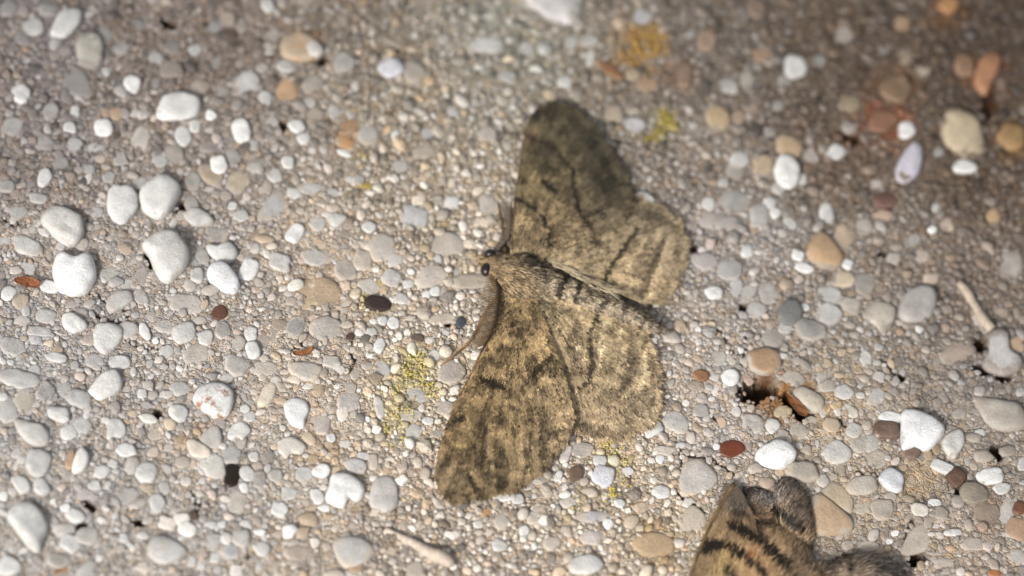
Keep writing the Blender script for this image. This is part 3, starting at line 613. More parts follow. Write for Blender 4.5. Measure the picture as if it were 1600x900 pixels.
# ------------------------------------------------------------------ sand grains between the pebbles
def grain_template(nseg, prof, seed):
    r = np.random.default_rng(seed); t = np.linspace(0, 2 * math.pi, nseg, endpoint=False)
    wob = 1.0
    for hh in (2, 3, 4): wob = wob + r.normal(0, 0.14 / hh ** .5) * np.cos(hh * t + r.uniform(0, 6.28))
    V = []
    tilt = r.normal(0, .26, 2)
    for f, z in prof:
        p = np.column_stack([np.cos(t), np.sin(t)]) * f * wob[:, None] * (1 + r.normal(0, .04, nseg))[:, None]
        V.append(np.column_stack([p, z * (1 + p @ tilt) + r.normal(0, .08, nseg) * (z > 0)]))
    V = np.concatenate(V + [np.array([[0, 0, prof[-1][1] + .06]])])
    i = np.arange(nseg); j = (i + 1) % nseg; F = []
    for a_ in range(len(prof) - 1):
        F.append(np.column_stack([a_ * nseg + i, a_ * nseg + j, (a_ + 1) * nseg + j]))
        F.append(np.column_stack([a_ * nseg + i, (a_ + 1) * nseg + j, (a_ + 1) * nseg + i]))
    F.append(np.column_stack([(len(prof) - 1) * nseg + i, (len(prof) - 1) * nseg + j, np.full(nseg, len(prof) * nseg)]))
    return V, np.concatenate(F)
BIGT = [grain_template(9, [(.95, -.45), (1.0, .12), (.84, .62), (.45, .92)], s) for s in range(14)]
SMALLT = [grain_template(6, [(1.0, -.3), (.92, .35), (.5, .85)], s + 50) for s in range(14)]
grains = []
def dense(px, py):
    """how tightly the sand packs here, 0..1 (photo: sandy band through the middle, more cement at the left)"""
    d = 0.58 + 0 * px
    d = np.maximum(d, np.exp(-((px - 780) / 330) ** 2))
    d = np.maximum(d, 0.8 * smooth01(1000, 1250, px) * (1 - smooth01(480, 620, py)))
    d = np.maximum(d, 0.75 * (1 - smooth01(230, 360, py)))
    return d
sizes = [(10.5, 900), (8.5, 2200), (6.6, 7000), (5.0, 22000), (3.8, 60000), (2.7, 120000)]
PXM = 1 / 16.0 * MM
yy_, xx_ = np.mgrid[-12:13, -12:13]
disks = {}
for rpx, ntry in sizes:
    X = rng.uniform(OX0 + .002, OX0 + OW * occ_res - .002, ntry); Y = rng.uniform(OY0 + .002, OY0 + OH * occ_res - .002, ntry)
    px, py = to_px(X, Y)
    marg = np.maximum(np.maximum(-px, px - 1600), np.maximum(-py, py - 900))
    inmoth = inside(px, py, MOTH_SIL)
    d = dense(px, py)
    keep = (rng.random(ntry) < np.where(marg > 60, 0.25 if rpx < 5 else .6, 1.0) * d ** (0.75 if rpx > 4 else 1.0))
    keep &= ~((marg > 60) & (rpx < 3.2))
    if rpx > 7: keep &= ~inmoth
    if rpx > 3.2: keep &= ~inside(px, py, MOTH2_SIL)
    R = rpx * rng.uniform(.75, 1.3, ntry)
    hk_, _ = hole_amt(px, py); keep &= hk_ < .3
    for k in np.nonzero(keep)[0]:
        rc = R[k] * PXM / occ_res
        ix = int((X[k] - OX0) / occ_res); iy = int((Y[k] - OY0) / occ_res)
        q = rc * .72; qd = int(round(q)); qq = int(round(q * .7))
        if occ[iy, ix] or occ[iy + qd, ix] or occ[iy - qd, ix] or occ[iy, ix + qd] or occ[iy, ix - qd] or occ[iy + qq, ix + qq] or occ[iy - qq, ix - qq] or occ[iy - qq, ix + qq] or occ[iy + qq, ix - qq]:
            continue
        m = int(math.ceil(rc)); sl = occ[iy - m:iy + m + 1, ix - m:ix + m + 1]
        kk = round(rc, 1)
        if kk not in disks:
            gy_, gx_ = np.mgrid[-m:m + 1, -m:m + 1]; disks[kk] = (gx_ * gx_ + gy_ * gy_ <= kk * kk)
        dk = disks[kk]
        if dk.shape == sl.shape: sl |= dk
        grains.append((X[k], Y[k], R[k], px[k], py[k]))
G = np.array(grains); del grains
ng = len(G)
gz = H0(G[:, 0], G[:, 1])
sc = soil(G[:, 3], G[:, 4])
u = rng.random(ng); lum = np.ones(ng)
bright = rng.normal(1.12, .22, ng)
bright = np.where(u < .20, rng.uniform(1.4, 2.1, ng), bright)
bright = np.where(u > .90, rng.uniform(.35, .75, ng), bright)
tint = np.ones((ng, 3)); v = rng.random(ng)
tint[v < .10] = [1.06, .96, .82]; tint[(v > .12) & (v < .14)] = [1.06, .90, .72]; tint[(v > .17) & (v < .36)] = [.94, .97, 1.02]; tint[(v > .36) & (v < .46)] = [1.06, .97, .92]
calm = ((G[:, 3] < 560) | (G[:, 3] > 1060)) & (G[:, 4] > 330); bright = np.where(calm, 1.06 + (bright - 1.06) * .62, bright)
gcol = np.clip(sc * bright[:, None] * tint, .015, .86)
whiten = (u < .20)[:, None]
gcol = stain(G[:, 3], G[:, 4], gcol)
gcol = np.where(whiten, gcol * .55 + .45 * gcol.mean(1, keepdims=True), gcol)
big = G[:, 2] > 4.6
def build_grains(name, idx, TPL, smooth=True):
    Vs, Fs, Cs, off = [], [], [], 0
    tid = rng.integers(0, len(TPL), len(idx))
    for t_ in range(len(TPL)):
        ii = idx[tid == t_]
        if not len(ii): continue
        V, F = TPL[t_]; m = len(ii)
        an = rng.uniform(0, 2 * math.pi, m); asp = rng.uniform(.78, 1.28, m)
        r = G[ii, 2] * PXM * 1.06
        x = V[None, :, 0] * (r * asp)[:, None]; y = V[None, :, 1] * (r / asp)[:, None]
        z = V[None, :, 2] * (r * np.where((G[ii, 3] < 560) | (G[ii, 3] > 1060) & (G[ii, 4] > 560), rng.uniform(.10, .38, m), rng.uniform(.28, .65, m)))[:, None]
        ca, sa = np.cos(an)[:, None], np.sin(an)[:, None]
        W = np.stack([x * ca - y * sa + G[ii, 0][:, None], x * sa + y * ca + G[ii, 1][:, None], z + (gz[ii] + rng.uniform(-.02, .10, m) * MM)[:, None]], -1)
        Vs.append(W.reshape(-1, 3)); Fs.append((F[None] + (off + np.arange(m) * len(V))[:, None, None]).reshape(-1, 3))
        Cs.append(np.repeat(gcol[ii], len(V), 0)); off += m * len(V)
    o = mesh_np(name, np.concatenate(Vs), tris=np.concatenate(Fs), cols=np.concatenate(Cs), mat=M_GRAIN, parent=ground, smooth=smooth)
    return tag(o, kind='stuff')
pick = rng.random(ng) < .5
build_grains('coarse_grains', np.nonzero(big & pick)[0], BIGT)
build_grains('crushed_grit', np.nonzero(big & ~pick)[0], BIGT, False)
build_grains('sand_grains', np.nonzero(~big)[0], SMALLT, False)
print('grains', ng, int(big.sum()))

# ------------------------------------------------------------------ lichen, twigs, leaf scraps
def lichen(name, blobs, cnt, label, cols_):
    Vs, Fs, Cs, off = [], [], [], 0
    wts = np.array([b_[2] * b_[3] for b_ in blobs], float); wts /= wts.sum()
    for k in range(cnt):
        b_ = blobs[rng.choice(len(blobs), p=wts)]
        px = b_[0] + rng.normal(0, .5) * b_[2]; py = b_[1] + rng.normal(0, .5) * b_[3]
        if N3(px / 9 + 30, py / 9 + 60) < .45: continue
        p = P(px, py, .3); V, F = SMALLT[rng.integers(14)]
        r = rng.uniform(.8, 2.0) * PXM
        a_ = rng.uniform(0, 6.28); ca, sa = math.cos(a_), math.sin(a_)
        W = np.column_stack([(V[:, 0] * ca - V[:, 1] * sa) * r + p[0], (V[:, 0] * sa + V[:, 1] * ca) * r + p[1], V[:, 2] * r * .8 + H0(p[0], p[1]) + rng.uniform(.05, .38) * MM])
        Vs.append(W); Fs.append(F + off); off += len(V)
        cc = lin(cols_[rng.integers(len(cols_))]) * rng.uniform(.75, 1.1)
        Cs.append(np.repeat(cc[None], len(V), 0))
    V = np.concatenate(Vs); loc = V.mean(0); loc[2] = 0
    o = mesh_np(name, V, tris=np.concatenate(Fs), cols=np.concatenate(Cs), mat=M_LICH, loc=loc)
    return tag(o, label, 'lichen', kind='stuff')
YEL = [(204,186,92), (192,178,116), (186,174,126), (208,198,140), (178,168,120), (212,190,80)]
lichen('lichen', [(652,565,18,18), (640,585,26,22), (615,600,22,14), (672,605,20,14), (620,640,16,26), (608,672,18,18), (620,690,10,16), (645,640,16,20), (600,620,10,14)], 650,
       'largest patch of granular yellow lichen, beside the antenna side of the spread moth', YEL)
lichen('lichen', [(962,692,16,12), (975,725,10,18), (955,770,16,14), (890,795,14,10), (945,690,20,14), (985,760,10,14)], 200,
       'sparse yellow lichen specks between the spread moth and the banded moth', YEL)
lichen('lichen', [(1042,183,16,14), (1030,205,14,12), (1010,212,20,8)], 260, 'olive yellow lichen clump beyond the darker wing of the spread moth', [(170,155,72), (155,140,70), (186,170,84)])
lichen('lichen', [(560,245,12,10), (575,290,16,8), (700,350,10,6), (590,440,14,8), (560,470,10,14)], 150, 'faint ochre lichen dusting around the dark brown pebble', [(190,165,80), (180,150,80), (200,180,90)])

def tube(pts, rads, cols_, nseg=8, noise=0.0, seed=0):
    r = np.random.default_rng(seed); pts = np.asarray(pts, float); n_ = len(pts); V = []; C = []
    tan = np.gradient(pts, axis=0); tan /= np.linalg.norm(tan, axis=1)[:, None] + 1e-12
    up = np.array([0, 0, 1.0])
    for k in range(n_):
        s = np.cross(tan[k], up); ln = np.linalg.norm(s); s = s / ln if ln > 1e-6 else np.array([1., 0, 0]); q = np.cross(s, tan[k])
        t = np.linspace(0, 2 * math.pi, nseg, endpoint=False)
        rr = rads[k] * (1 + r.normal(0, noise, nseg))
        V.append(pts[k] + np.outer(np.cos(t) * rr, s) + np.outer(np.sin(t) * rr, q)); C.append(np.repeat(np.asarray(cols_[k])[None], nseg, 0))
    V = np.concatenate(V + [pts[:1], pts[-1:]]); C = np.concatenate(C + [np.asarray(cols_[0])[None], np.asarray(cols_[-1])[None]])
    i = np.arange(nseg); j = (i + 1) % nseg; F = []
    for a_ in range(n_ - 1):
        F += [np.column_stack([a_ * nseg + i, a_ * nseg + j, (a_ + 1) * nseg + j]), np.column_stack([a_ * nseg + i, (a_ + 1) * nseg + j, (a_ + 1) * nseg + i])]
    e = (n_ - 1) * nseg
    F += [np.column_stack([j, i, np.full(nseg, n_ * nseg)]), np.column_stack([e + i, e + j, np.full(nseg, n_ * nseg + 1)])]
    return V, np.concatenate(F), C
def resample(pts, n_):
    pts = np.asarray(pts, float); s = np.concatenate([[0], np.cumsum(np.linalg.norm(np.diff(pts[:, :2], axis=0), axis=1))])
    u = np.linspace(0, s[-1], n_)
    o = np.column_stack([np.interp(u, s, pts[:, k]) for k in range(pts.shape[1])])
    for _ in range(2): o[1:-1] = (o[:-2] + 2 * o[1:-1] + o[2:]) / 4
    return o
def twig(px_pts, radpx, c, label, n_=18, seed=0, z=.35):
    q = resample([(x, y, r) for (x, y), r in zip(px_pts, radpx)], n_)
    w_ = P(q[:, 0], q[:, 1], z); w_[:, 2] = H0(w_[:, 0], w_[:, 1]) + q[:, 2] * PXM * .45
    r = np.random.default_rng(seed)
    cc = [lin(c) * r.uniform(.85, 1.08) for _ in range(n_)]
    V, F, C = tube(w_, q[:, 2] * PXM, cc, 9, .05, seed)
    loc = w_[n_ // 2].copy(); loc[2] = 0
    return tag(mesh_np('twig', V, tris=F, cols=C, mat=M_WOOD, loc=loc), label, 'twig')
twig([(603,824),(625,834),(648,846),(672,862),(694,872),(708,882)], [4,5,7,9,12,7], (188,174,160), 'pale pinkish club shaped twig lying in the gravel', seed=1)
twig([(1499,440),(1512,456),(1524,474),(1536,496),(1550,514)], [6,8,7,9,8], (170,156,140), 'pale grey brown twig stub among dark gravel', seed=2)
twig([(83,894),(95,889),(109,886)], [2,2.4,1.6], (150,105,60), 'tiny thin brown twig between white pebbles', n_=10, seed=3)

def leaf(px_pts, c, label, curl, seed):
    q = catmull(px_pts, 26); cen = q.mean(0); rings = [1.0, .7, .35]
    V = []; n_ = len(q)
    for f in rings:
        pq = cen + (q - cen) * f; w_ = P(pq[:, 0], pq[:, 1], .4)
        u_ = (pq[:, 0] - cen[0]) / (np.ptp(q[:, 0]) / 2)
        w_[:, 2] = H0(w_[:, 0], w_[:, 1]) + (.42 + curl * u_ ** 2 + .22 * N1(pq[:, 0] / 5 + seed, pq[:, 1] / 5)) * MM
        V.append(w_)
    cw = P(cen[0], cen[1], .4); cw[2] = H0(cw[0], cw[1]) + .5 * MM
    top = np.concatenate(V + [cw[None]]); m = len(top); botm = top - np.array([0, 0, .12 * MM])
    i = np.arange(n_); j = (i + 1) % n_; F = []
    for a_ in range(2):
        F += [np.column_stack([a_ * n_ + i, a_ * n_ + j, (a_ + 1) * n_ + j]), np.column_stack([a_ * n_ + i, (a_ + 1) * n_ + j, (a_ + 1) * n_ + i])]
    F.append(np.column_stack([2 * n_ + i, 2 * n_ + j, np.full(n_, 3 * n_)]))
    F = np.concatenate(F); side = np.concatenate([np.column_stack([i, j, j + m]), np.column_stack([i, j + m, i + m])])
    F = np.concatenate([F, F[:, ::-1] + m, side])
    r = np.random.default_rng(seed); C = lin(c) * r.uniform(.7, 1.2, (2 * m, 1))
    loc = cw.copy(); loc[2] = 0
    return tag(mesh_np('leaf_scrap', np.concatenate([top, botm]), tris=F, cols=C, mat=M_LEAF, loc=loc), label, 'leaf')
leaf(T("22,440 34,434 48,434 62,443 58,450 44,448 30,446"), (140,88,58), 'curled rust orange scrap of dead leaf near white pebbles', .25, 1)
leaf(T("457,553 468,552 478,549 488,545 484,555 472,559 460,558"), (146,96,58), 'flat orange brown scrap of dead leaf by tan stone', .1, 2)
leaf(T("1228,612 1240,618 1256,632 1262,648 1250,645 1238,632"), (128,84,48), 'orange brown dead leaf scrap stuck in a dark hole', .1, 3)

# ------------------------------------------------------------------ wing scales, fur
def strokes_alpha(px, py, strokes):
    jx = px + (N1.fbm(px / 6 + 3, py / 6 + 8, 3) - .44) * 11; jy = py + (N2.fbm(px / 6 + 13, py / 6 + 28, 3) - .44) * 11
    a_ = np.zeros(np.shape(px))
    for line, wd, s in strokes:
        wd = wd * .86
        d_ = seg_dist(jx, jy, line) if len(line) > 1 else np.hypot(jx - line[0][0], jy - line[0][1])
        a_ = np.maximum(a_, s * (1 - smooth01(wd * .55, wd * 1.1, d_)))
    return a_
def blob_colour(px, py, blobs):
    ws = np.full(np.shape(px), 1e-9); acc = np.zeros(np.shape(px) + (3,))
    for x, y, r, c in blobs:
        w_ = 1 / (.08 + ((px - x) ** 2 + (py - y) ** 2) / (r * r)) ** 1.6
        ws += w_; acc += w_[..., None] * lin(c)
    return acc / ws[..., None]
def dirs3(px, py, zf, dx, dy):
    p0 = P(px, py, zf(px, py)); p1 = P(px + dx, py + dy, zf(px + dx, py + dy)); d_ = p1 - p0
    return p0, d_ / (np.linalg.norm(d_, axis=-1, keepdims=True) + 1e-15)

def wing(moth, name, outline, base_pt, zf, blobs, strokes, dark, nscale, L, W, seed, fringe=None, mott=.5, edge=None, fr_len=9, label=None, desat=.18, pale=()):
    r = np.random.default_rng(seed)
    q = catmull(outline, 110)
    # scalloped, slightly worn margin
    cen = q.mean(0)
    wob = (N1(np.arange(110) / 4.0 + seed, np.full(110, seed * 3.3)) - .5) * 3.0
    if fringe:
        fi = np.arange(110) / 110.0; wob = wob + ((fi > fringe[0]) & (fi < min(fringe[1], .76))) * 2.2 * np.sin(np.arange(110) * 2 * math.pi / 6.5)
    q = q + (q - cen) / (np.linalg.norm(q - cen, axis=1)[:, None]) * wob[:, None]
    lo, hi = q.min(0), q.max(0)
    gx_, gy_ = np.meshgrid(np.arange(lo[0], hi[0], 5.0), np.arange(lo[1], hi[1], 5.0))
    pin = np.column_stack([gx_.ravel(), gy_.ravel()]) + r.uniform(-1, 1, (gx_.size, 2))
    poly = [tuple(p) for p in q]
    inn = inside(pin[:, 0], pin[:, 1], poly) & (seg_dist(pin[:, 0], pin[:, 1], poly + poly[:1]) > 2.0)
    pts = np.concatenate([q, pin[inn]])
    res = delaunay_2d_cdt([Vector(p) for p in pts], [], [list(range(110))], 1, 1e-6)
    v2 = np.array([tuple(p) for p in res[0]]); tri = np.array([t for t in res[2] if len(t) == 3])
    def colour(px, py, rnd=True):
        c = blob_colour(px, py, blobs)
        m = N1.fbm(px / 16 + seed, py / 16 + 70, 4); m2 = N2.fbm(px / 5 + seed, py / 5 + 30, 3)
        ang = np.arctan2(py - base_pt[1], px - base_pt[0]); rr = np.hypot(px - base_pt[0], py - base_pt[1])
        stv = N3.fbm(ang * 60 + seed, rr / 34.0, 3)
        da = smooth01(.36, .56, .40 * m + .26 * m2 + .34 * stv + .01) * mott
        sa = strokes_alpha(px, py, strokes)
        pa = strokes_alpha(px + 40, py + 17, [([(x_ + 40, y_ + 17) for x_, y_ in l_], w_, k_) for l_, w_, k_ in pale]) * (1 - sa) if pale else 0 * da
        da = da * (1 - .7 * pa)
        if rnd: da = np.clip(da + r.normal(0, .11, np.shape(px)) + (r.random(np.shape(px)) < .05) * .5, 0, 1)
        c = c * (1 - da[..., None]) + lin(dark) * da[..., None]
        c = c * (1 - .95 * sa[..., None]) + lin(dark) * .55 * .95 * sa[..., None]
        pl = smooth01(.50, .64, N2.fbm(px / 11 + 3 * seed, py / 11 + 9, 3)) * (1 - sa) * .8 + pa
        c = c * (1.04 + pl[..., None] * .7)
        c = (c * (1 - desat) + desat * c.mean(-1, keepdims=True)) * np.array([1.0, .975, .95])
        if rnd: c = c * r.lognormal(0, .11, np.shape(px))[..., None]
        return np.clip(c, 0, .8)
    z_ = zf(v2[:, 0], v2[:, 1])
    top = P(v2[:, 0], v2[:, 1], z_); nvt = len(top); bot = top - np.array([0, 0, .07 * MM])
    a_ = v2[tri]; area = (a_[:, 1, 0] - a_[:, 0, 0]) * (a_[:, 2, 1] - a_[:, 0, 1]) - (a_[:, 2, 0] - a_[:, 0, 0]) * (a_[:, 1, 1] - a_[:, 0, 1])
    tri = np.where((area > 0)[:, None], tri[:, ::-1], tri)    # image y runs down
    i = np.arange(110); j = (i + 1) % 110
    side = np.concatenate([np.column_stack([i, j, j + nvt]), np.column_stack([i, j + nvt, i + nvt])])
    mc = colour(v2[:, 0], v2[:, 1], False) * .8
    o = mesh_np(name, np.concatenate([top, bot]), tris=np.concatenate([tri, tri[:, ::-1] + nvt, side]), cols=np.concatenate([mc, mc]), mat=M_SCALE, parent=moth)
    if label: o['label'] = label
    # scales
    sx = r.uniform(lo[0] - 2, hi[0] + 2, nscale * 3); sy = r.uniform(lo[1] - 2, hi[1] + 2, nscale * 3)
    k = inside(sx, sy, poly); sx, sy = sx[k][:nscale], sy[k][:nscale]; m = len(sx)
    th = np.arctan2(sy - base_pt[1], sx - base_pt[0]) + r.normal(0, .22, m)
    dx, dy = np.cos(th), np.sin(th)
    p0, d3 = dirs3(sx, sy, zf, dx * 3, dy * 3)
    nrm = np.array([0, 0, 1.0]); s3 = np.cross(d3, nrm); s3 /= np.linalg.norm(s3, axis=1)[:, None]
    s3[:, 2] += r.normal(0, .18, m)
    Ls = L * PXM * r.uniform(.6, 1.3, m); Ws = W * PXM * r.uniform(.6, 1.2, m)
    lift = r.uniform(.03, .11, m) * MM
    b0 = p0 + np.array([0, 0, .03 * MM]); tip = b0 + d3 * Ls[:, None]; tip[:, 2] += lift
    mid = b0 + d3 * (Ls * .6)[:, None]; mid[:, 2] += lift * .75
    V = np.stack([b0 - s3 * (Ws * .25)[:, None], b0 + s3 * (Ws * .25)[:, None], mid + s3 * (Ws * .5)[:, None], tip, mid - s3 * (Ws * .5)[:, None]], 1)
    C = np.repeat(colour(sx, sy)[:, None], 5, 1)
    f0 = np.arange(m)[:, None] * 5
    F = np.concatenate([f0 + [0, 1, 2], f0 + [0, 2, 4], f0 + [4, 2, 3]])
    Vs, Fs, Cs = [V.reshape(-1, 3)], [F], [C.reshape(-1, 3)]
    s = mesh_np('scales', np.concatenate(Vs), tris=np.concatenate(Fs), cols=np.concatenate(Cs), mat=M_SCALE, parent=o, smooth=False)
    tag(s, kind='stuff')
    if fringe:
        a0, a1, fc = fringe
        idx = [k_ for k_ in range(110) if a0 <= k_ / 110 <= a1] if a0 < a1 else [k_ for k_ in range(110) if k_ / 110 >= a0 or k_ / 110 <= a1]
        root = q[np.array(idx)]
        nn_ = 16; rp = np.concatenate([root[:-1] + (root[1:] - root[:-1]) * f for f in np.linspace(0, 1, nn_, endpoint=False)])
        rp = rp + r.normal(0, .6, rp.shape)
        th = np.arctan2(rp[:, 1] - base_pt[1], rp[:, 0] - base_pt[0]) + r.normal(0, .2, len(rp))
        p0, d3 = dirs3(rp[:, 0], rp[:, 1], zf, np.cos(th) * 3, np.sin(th) * 3)
        cc = lin(fc) * (r.lognormal(0, .2, len(rp)) * (.78 + .4 * (np.sin(np.hypot(rp[:, 0] - q[0, 0], rp[:, 1] - q[0, 1]) * .42) > -.2)))[:, None]
        hair(o, 'fringe', p0, d3, np.tile([0, 0, 1.0], (len(rp), 1)), fr_len * PXM * r.uniform(.5, 1.2, len(rp)), 1.5 * PXM, cc, r, .15)
    if edge:
        pts_, rad_, c_ = edge
        e = resample([(x, y) for x, y in pts_], 26)
        w_ = P(e[:, 0], e[:, 1], zf(e[:, 0], e[:, 1])); rr = np.linspace(rad_, rad_ * .5, 26) * PXM
        V, F, C = tube(w_, rr, [lin(c_) * r.uniform(.45, 1.25) for _ in range(26)], 7, .06, seed)
        mesh_np('leading_edge', V, tris=F, cols=C, mat=M_SCALE, parent=o)
    return o

def hair(parent, name, roots, dirs, norms, length, width, cols_, r, curve=.35, lift=.25, segs=3):
    m = len(roots); length = np.broadcast_to(length, (m,)); width = np.broadcast_to(width, (m,))
    d0 = dirs + norms * lift; d0 /= np.linalg.norm(d0, axis=1)[:, None]
    side = np.cross(d0, norms) + r.normal(0, .35, (m, 3)); side /= np.linalg.norm(side, axis=1)[:, None]
    bend = -norms * curve + r.normal(0, .12, (m, 3))
    V = np.zeros((m, segs * 2 + 1, 3))
    for k in range(segs + 1):
        t = k / segs
        c_ = roots + d0 * (length * t)[:, None] + bend * (length * t * t)[:, None]
        wv = width * (1 - t) ** .6 * .5
        if k < segs: V[:, 2 * k] = c_ - side * wv[:, None]; V[:, 2 * k + 1] = c_ + side * wv[:, None]
        else: V[:, 2 * segs] = c_
    f0 = np.arange(m)[:, None] * (segs * 2 + 1); F = []
    for k in range(segs - 1):
        F += [f0 + [2 * k, 2 * k + 1, 2 * k + 3], f0 + [2 * k, 2 * k + 3, 2 * k + 2]]
    F.append(f0 + [2 * segs - 2, 2 * segs - 1, 2 * segs])
    C = np.repeat(np.asarray(cols_)[:, None], segs * 2 + 1, 1)
    o = mesh_np(name, V.reshape(-1, 3), tris=np.concatenate(F), cols=C.reshape(-1, 3), mat=M_FUR, parent=parent, smooth=False)
    return tag(o, kind='stuff')

# ------------------------------------------------------------------ the moth spread on the concrete
mloc = P(810, 430, 0)
moth = empty('moth', mloc)
tag(moth, 'mottled tan and olive brown moth with wings spread flat on the concrete', 'moth')
def z_body(px, py): return 0 * px
def ridge(px, py, bx, by, k=24, a_=.05):
    a_ = a_ * 1.6
    an = np.arctan2(py - by, px - bx); rr = np.hypot(px - bx, py - by)
    return a_ * np.sin(an * k) * smooth01(20, 120, rr)
def z_fu(px, py):
    rr = np.hypot(px - 800, py - 400); return 2.5 - 1.85 * np.clip(rr / 250, 0, 1) + ridge(px, py, 800, 400) + .12 * (N1(px / 40, py / 40) - .5)
def z_hu(px, py):
    rr = np.hypot(px - 840, py - 420); return 1.8 - 1.2 * smooth01(0, 225, rr) + ridge(px, py, 840, 420, 26, .05) + .10 * (N1(px / 30, py / 30) - .5)
def z_fl(px, py):
    rr = np.hypot(px - 800, py - 470); return 2.15 - 1.25 * smooth01(0, 320, rr) + ridge(px, py, 800, 470, 24, .06) + .14 * (N1(px / 40, py / 40) - .5)
def z_hl(px, py):
    rr = np.hypot(px - 840, py - 460); return 1.8 - 1.2 * smooth01(0, 225, rr) + ridge(px, py, 840, 460, 30, .06) + .10 * (N1(px / 30, py / 30) - .5)
DARK = (46, 39, 29)
TAN = (190, 166, 122)
wing(moth, 'hindwing', T("850,402 900,382 945,350 978,312 1006,317 1036,332 1056,350 1066,378 1064,404 1055,432 1042,458 1026,472 1003,472 975,462 930,444 885,424"), (840, 415), z_hu,
     [(900,400,50,(184,162,122)),(960,420,50,(184,160,120)),(1000,440,40,(186,162,122)),(1010,350,40,(150,134,104)),(950,370,40,(158,140,106)),(1040,400,35,(166,146,114))],
     [([(992,362),(975,380),(962,400),(948,418),(938,446)],5,.95),([(1030,380),(1018,410),(1006,435),(998,462)],8,.6),([(1056,385),(1048,420),(1030,455)],4,.35),([(895,372),(905,385),(898,400)],4,.5),([(920,380),(930,384)],5,.6),([(985,335),(1020,340),(1050,360)],9,.5),([(900,425),(950,448)],4,.5)],
     DARK, 15000, 8, 3.0, 21, fringe=(.20, .72, (150,134,106)), mott=.66, fr_len=13, pale=[([(1042,375),(1030,400),(1022,430),(1012,460)],4,.8),([(1008,368),(992,395),(975,420),(958,452)],4,.6),([(880,415),(920,435)],6,.6),([(960,430),(985,440)],9,.7)])
wing(moth, 'hindwing', T("838,448 880,462 930,476 975,496 1003,514 1015,545 1025,585 1026,620 1022,648 1010,664 990,671 965,684 930,681 905,669 890,655 872,620 855,570 842,510"), (838, 452), z_hl,
     [(880,500,50,(196,172,128)),(950,520,50,(200,176,132)),(990,580,45,(200,176,134)),(960,640,50,(196,172,132)),(900,600,45,(184,160,120)),(1010,640,35,(196,172,136)),(930,660,40,(194,168,130))],
     [([(938,474),(926,498),(918,520),(918,545),(922,570),(916,592),(902,606)],4.5,.9),([(980,530),(988,560),(980,592),(958,615)],10,.55),([(965,622),(985,640)],8,.4),([(898,657),(915,662)],7,.6),([(886,540),(892,536)],6,.7),([(1010,560),(1018,600),(1012,640)],3.5,.45),([(1016,610),(1012,640)],3,.5),([(905,650),(960,640),(1000,610)],8,.3),([(870,480),(900,500)],5,.3),([(1003,520),(1000,545)],6,.5)],
     DARK, 19000, 9, 2.8, 22, fringe=(.24, .74, (190,166,130)), mott=.66, fr_len=13, pale=[([(945,482),(936,520),(934,560),(930,590)],4,.7),([(1003,540),(1005,580),(990,615),(960,640),(930,648)],4,.8),([(870,470),(905,482)],6,.7),([(1000,520),(985,512)],5,.5)])
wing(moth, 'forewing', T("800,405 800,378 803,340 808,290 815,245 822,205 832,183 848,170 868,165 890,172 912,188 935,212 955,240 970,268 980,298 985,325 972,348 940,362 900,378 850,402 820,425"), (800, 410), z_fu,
     [(820,370,40,(176,152,108)),(850,350,40,(172,148,104)),(890,370,35,(172,148,108)),(830,300,40,(136,119,80)),(860,250,50,(104,94,66)),(870,190,50,(86,78,56)),(920,230,50,(82,75,56)),(950,290,45,(88,80,61)),(940,340,40,(124,110,82)),(825,220,25,(118,98,66))],  # outer blobs darker than the other forewing: shade painted into the wing pattern
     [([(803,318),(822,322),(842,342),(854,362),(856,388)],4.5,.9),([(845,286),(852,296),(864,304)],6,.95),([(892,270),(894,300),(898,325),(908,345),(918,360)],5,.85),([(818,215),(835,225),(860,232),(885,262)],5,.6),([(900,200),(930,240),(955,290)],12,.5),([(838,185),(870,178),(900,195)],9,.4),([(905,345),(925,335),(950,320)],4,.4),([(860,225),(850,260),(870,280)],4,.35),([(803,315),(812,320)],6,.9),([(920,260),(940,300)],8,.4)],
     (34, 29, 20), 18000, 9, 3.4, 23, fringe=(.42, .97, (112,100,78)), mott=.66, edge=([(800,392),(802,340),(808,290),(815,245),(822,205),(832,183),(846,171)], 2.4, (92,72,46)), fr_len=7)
wing(moth, 'forewing', T("790,440 775,490 762,530 742,573 722,612 705,650 692,690 684,725 684,750 695,774 712,783 740,776 775,770 805,764 838,742 865,712 884,682 893,656 886,610 870,560 852,512 836,470 815,445"), (806, 450), z_fl,
     [(800,480,45,(176,148,98)),(780,540,40,(182,152,100)),(830,540,40,(188,158,106)),(850,600,40,(182,156,112)),(760,620,45,(162,136,90)),(800,650,45,(168,142,96)),(730,690,45,(150,126,82)),(710,745,45,(158,134,96)),(770,720,45,(160,136,94)),(830,710,40,(168,144,104)),(870,670,35,(186,160,118)),(700,690,25,(150,122,80))],
     [([(757,590),(770,594),(784,600)],8,1),([(830,582),(845,566),(858,556)],6.5,.95),([(845,580),(822,596)],4,.5),([(815,603),(818,610)],5,.8),([(800,504),(806,498)],6,.75),([(790,520),(778,545),(770,560)],5,.35),([(715,652),(722,650)],6,.9),([(699,668),(705,655)],5,.8),([(738,668),(741,676)],5,.8),([(775,648),(785,652)],6,.7),([(735,742),(745,760)],8,.85),([(798,628),(803,634)],5,.7),([(740,640),(755,680),(750,720)],12,.5),([(775,690),(790,730),(780,755)],11,.5),([(820,650),(835,690)],8,.4),([(700,720),(720,700),(740,690)],8,.4),([(770,600),(765,625),(770,650)],6,.45),([(812,520),(822,500)],8,.5),([(690,735),(700,715)],6,.4)],
     (52, 43, 29), 24000, 9, 3.2, 24, fringe=(.40, .97, (176,156,124)), mott=.80, edge=([(783,470),(775,495),(762,530),(742,573),(722,612),(705,650),(692,690),(684,725),(684,748)], 2.4, (112,86,56)), fr_len=7)

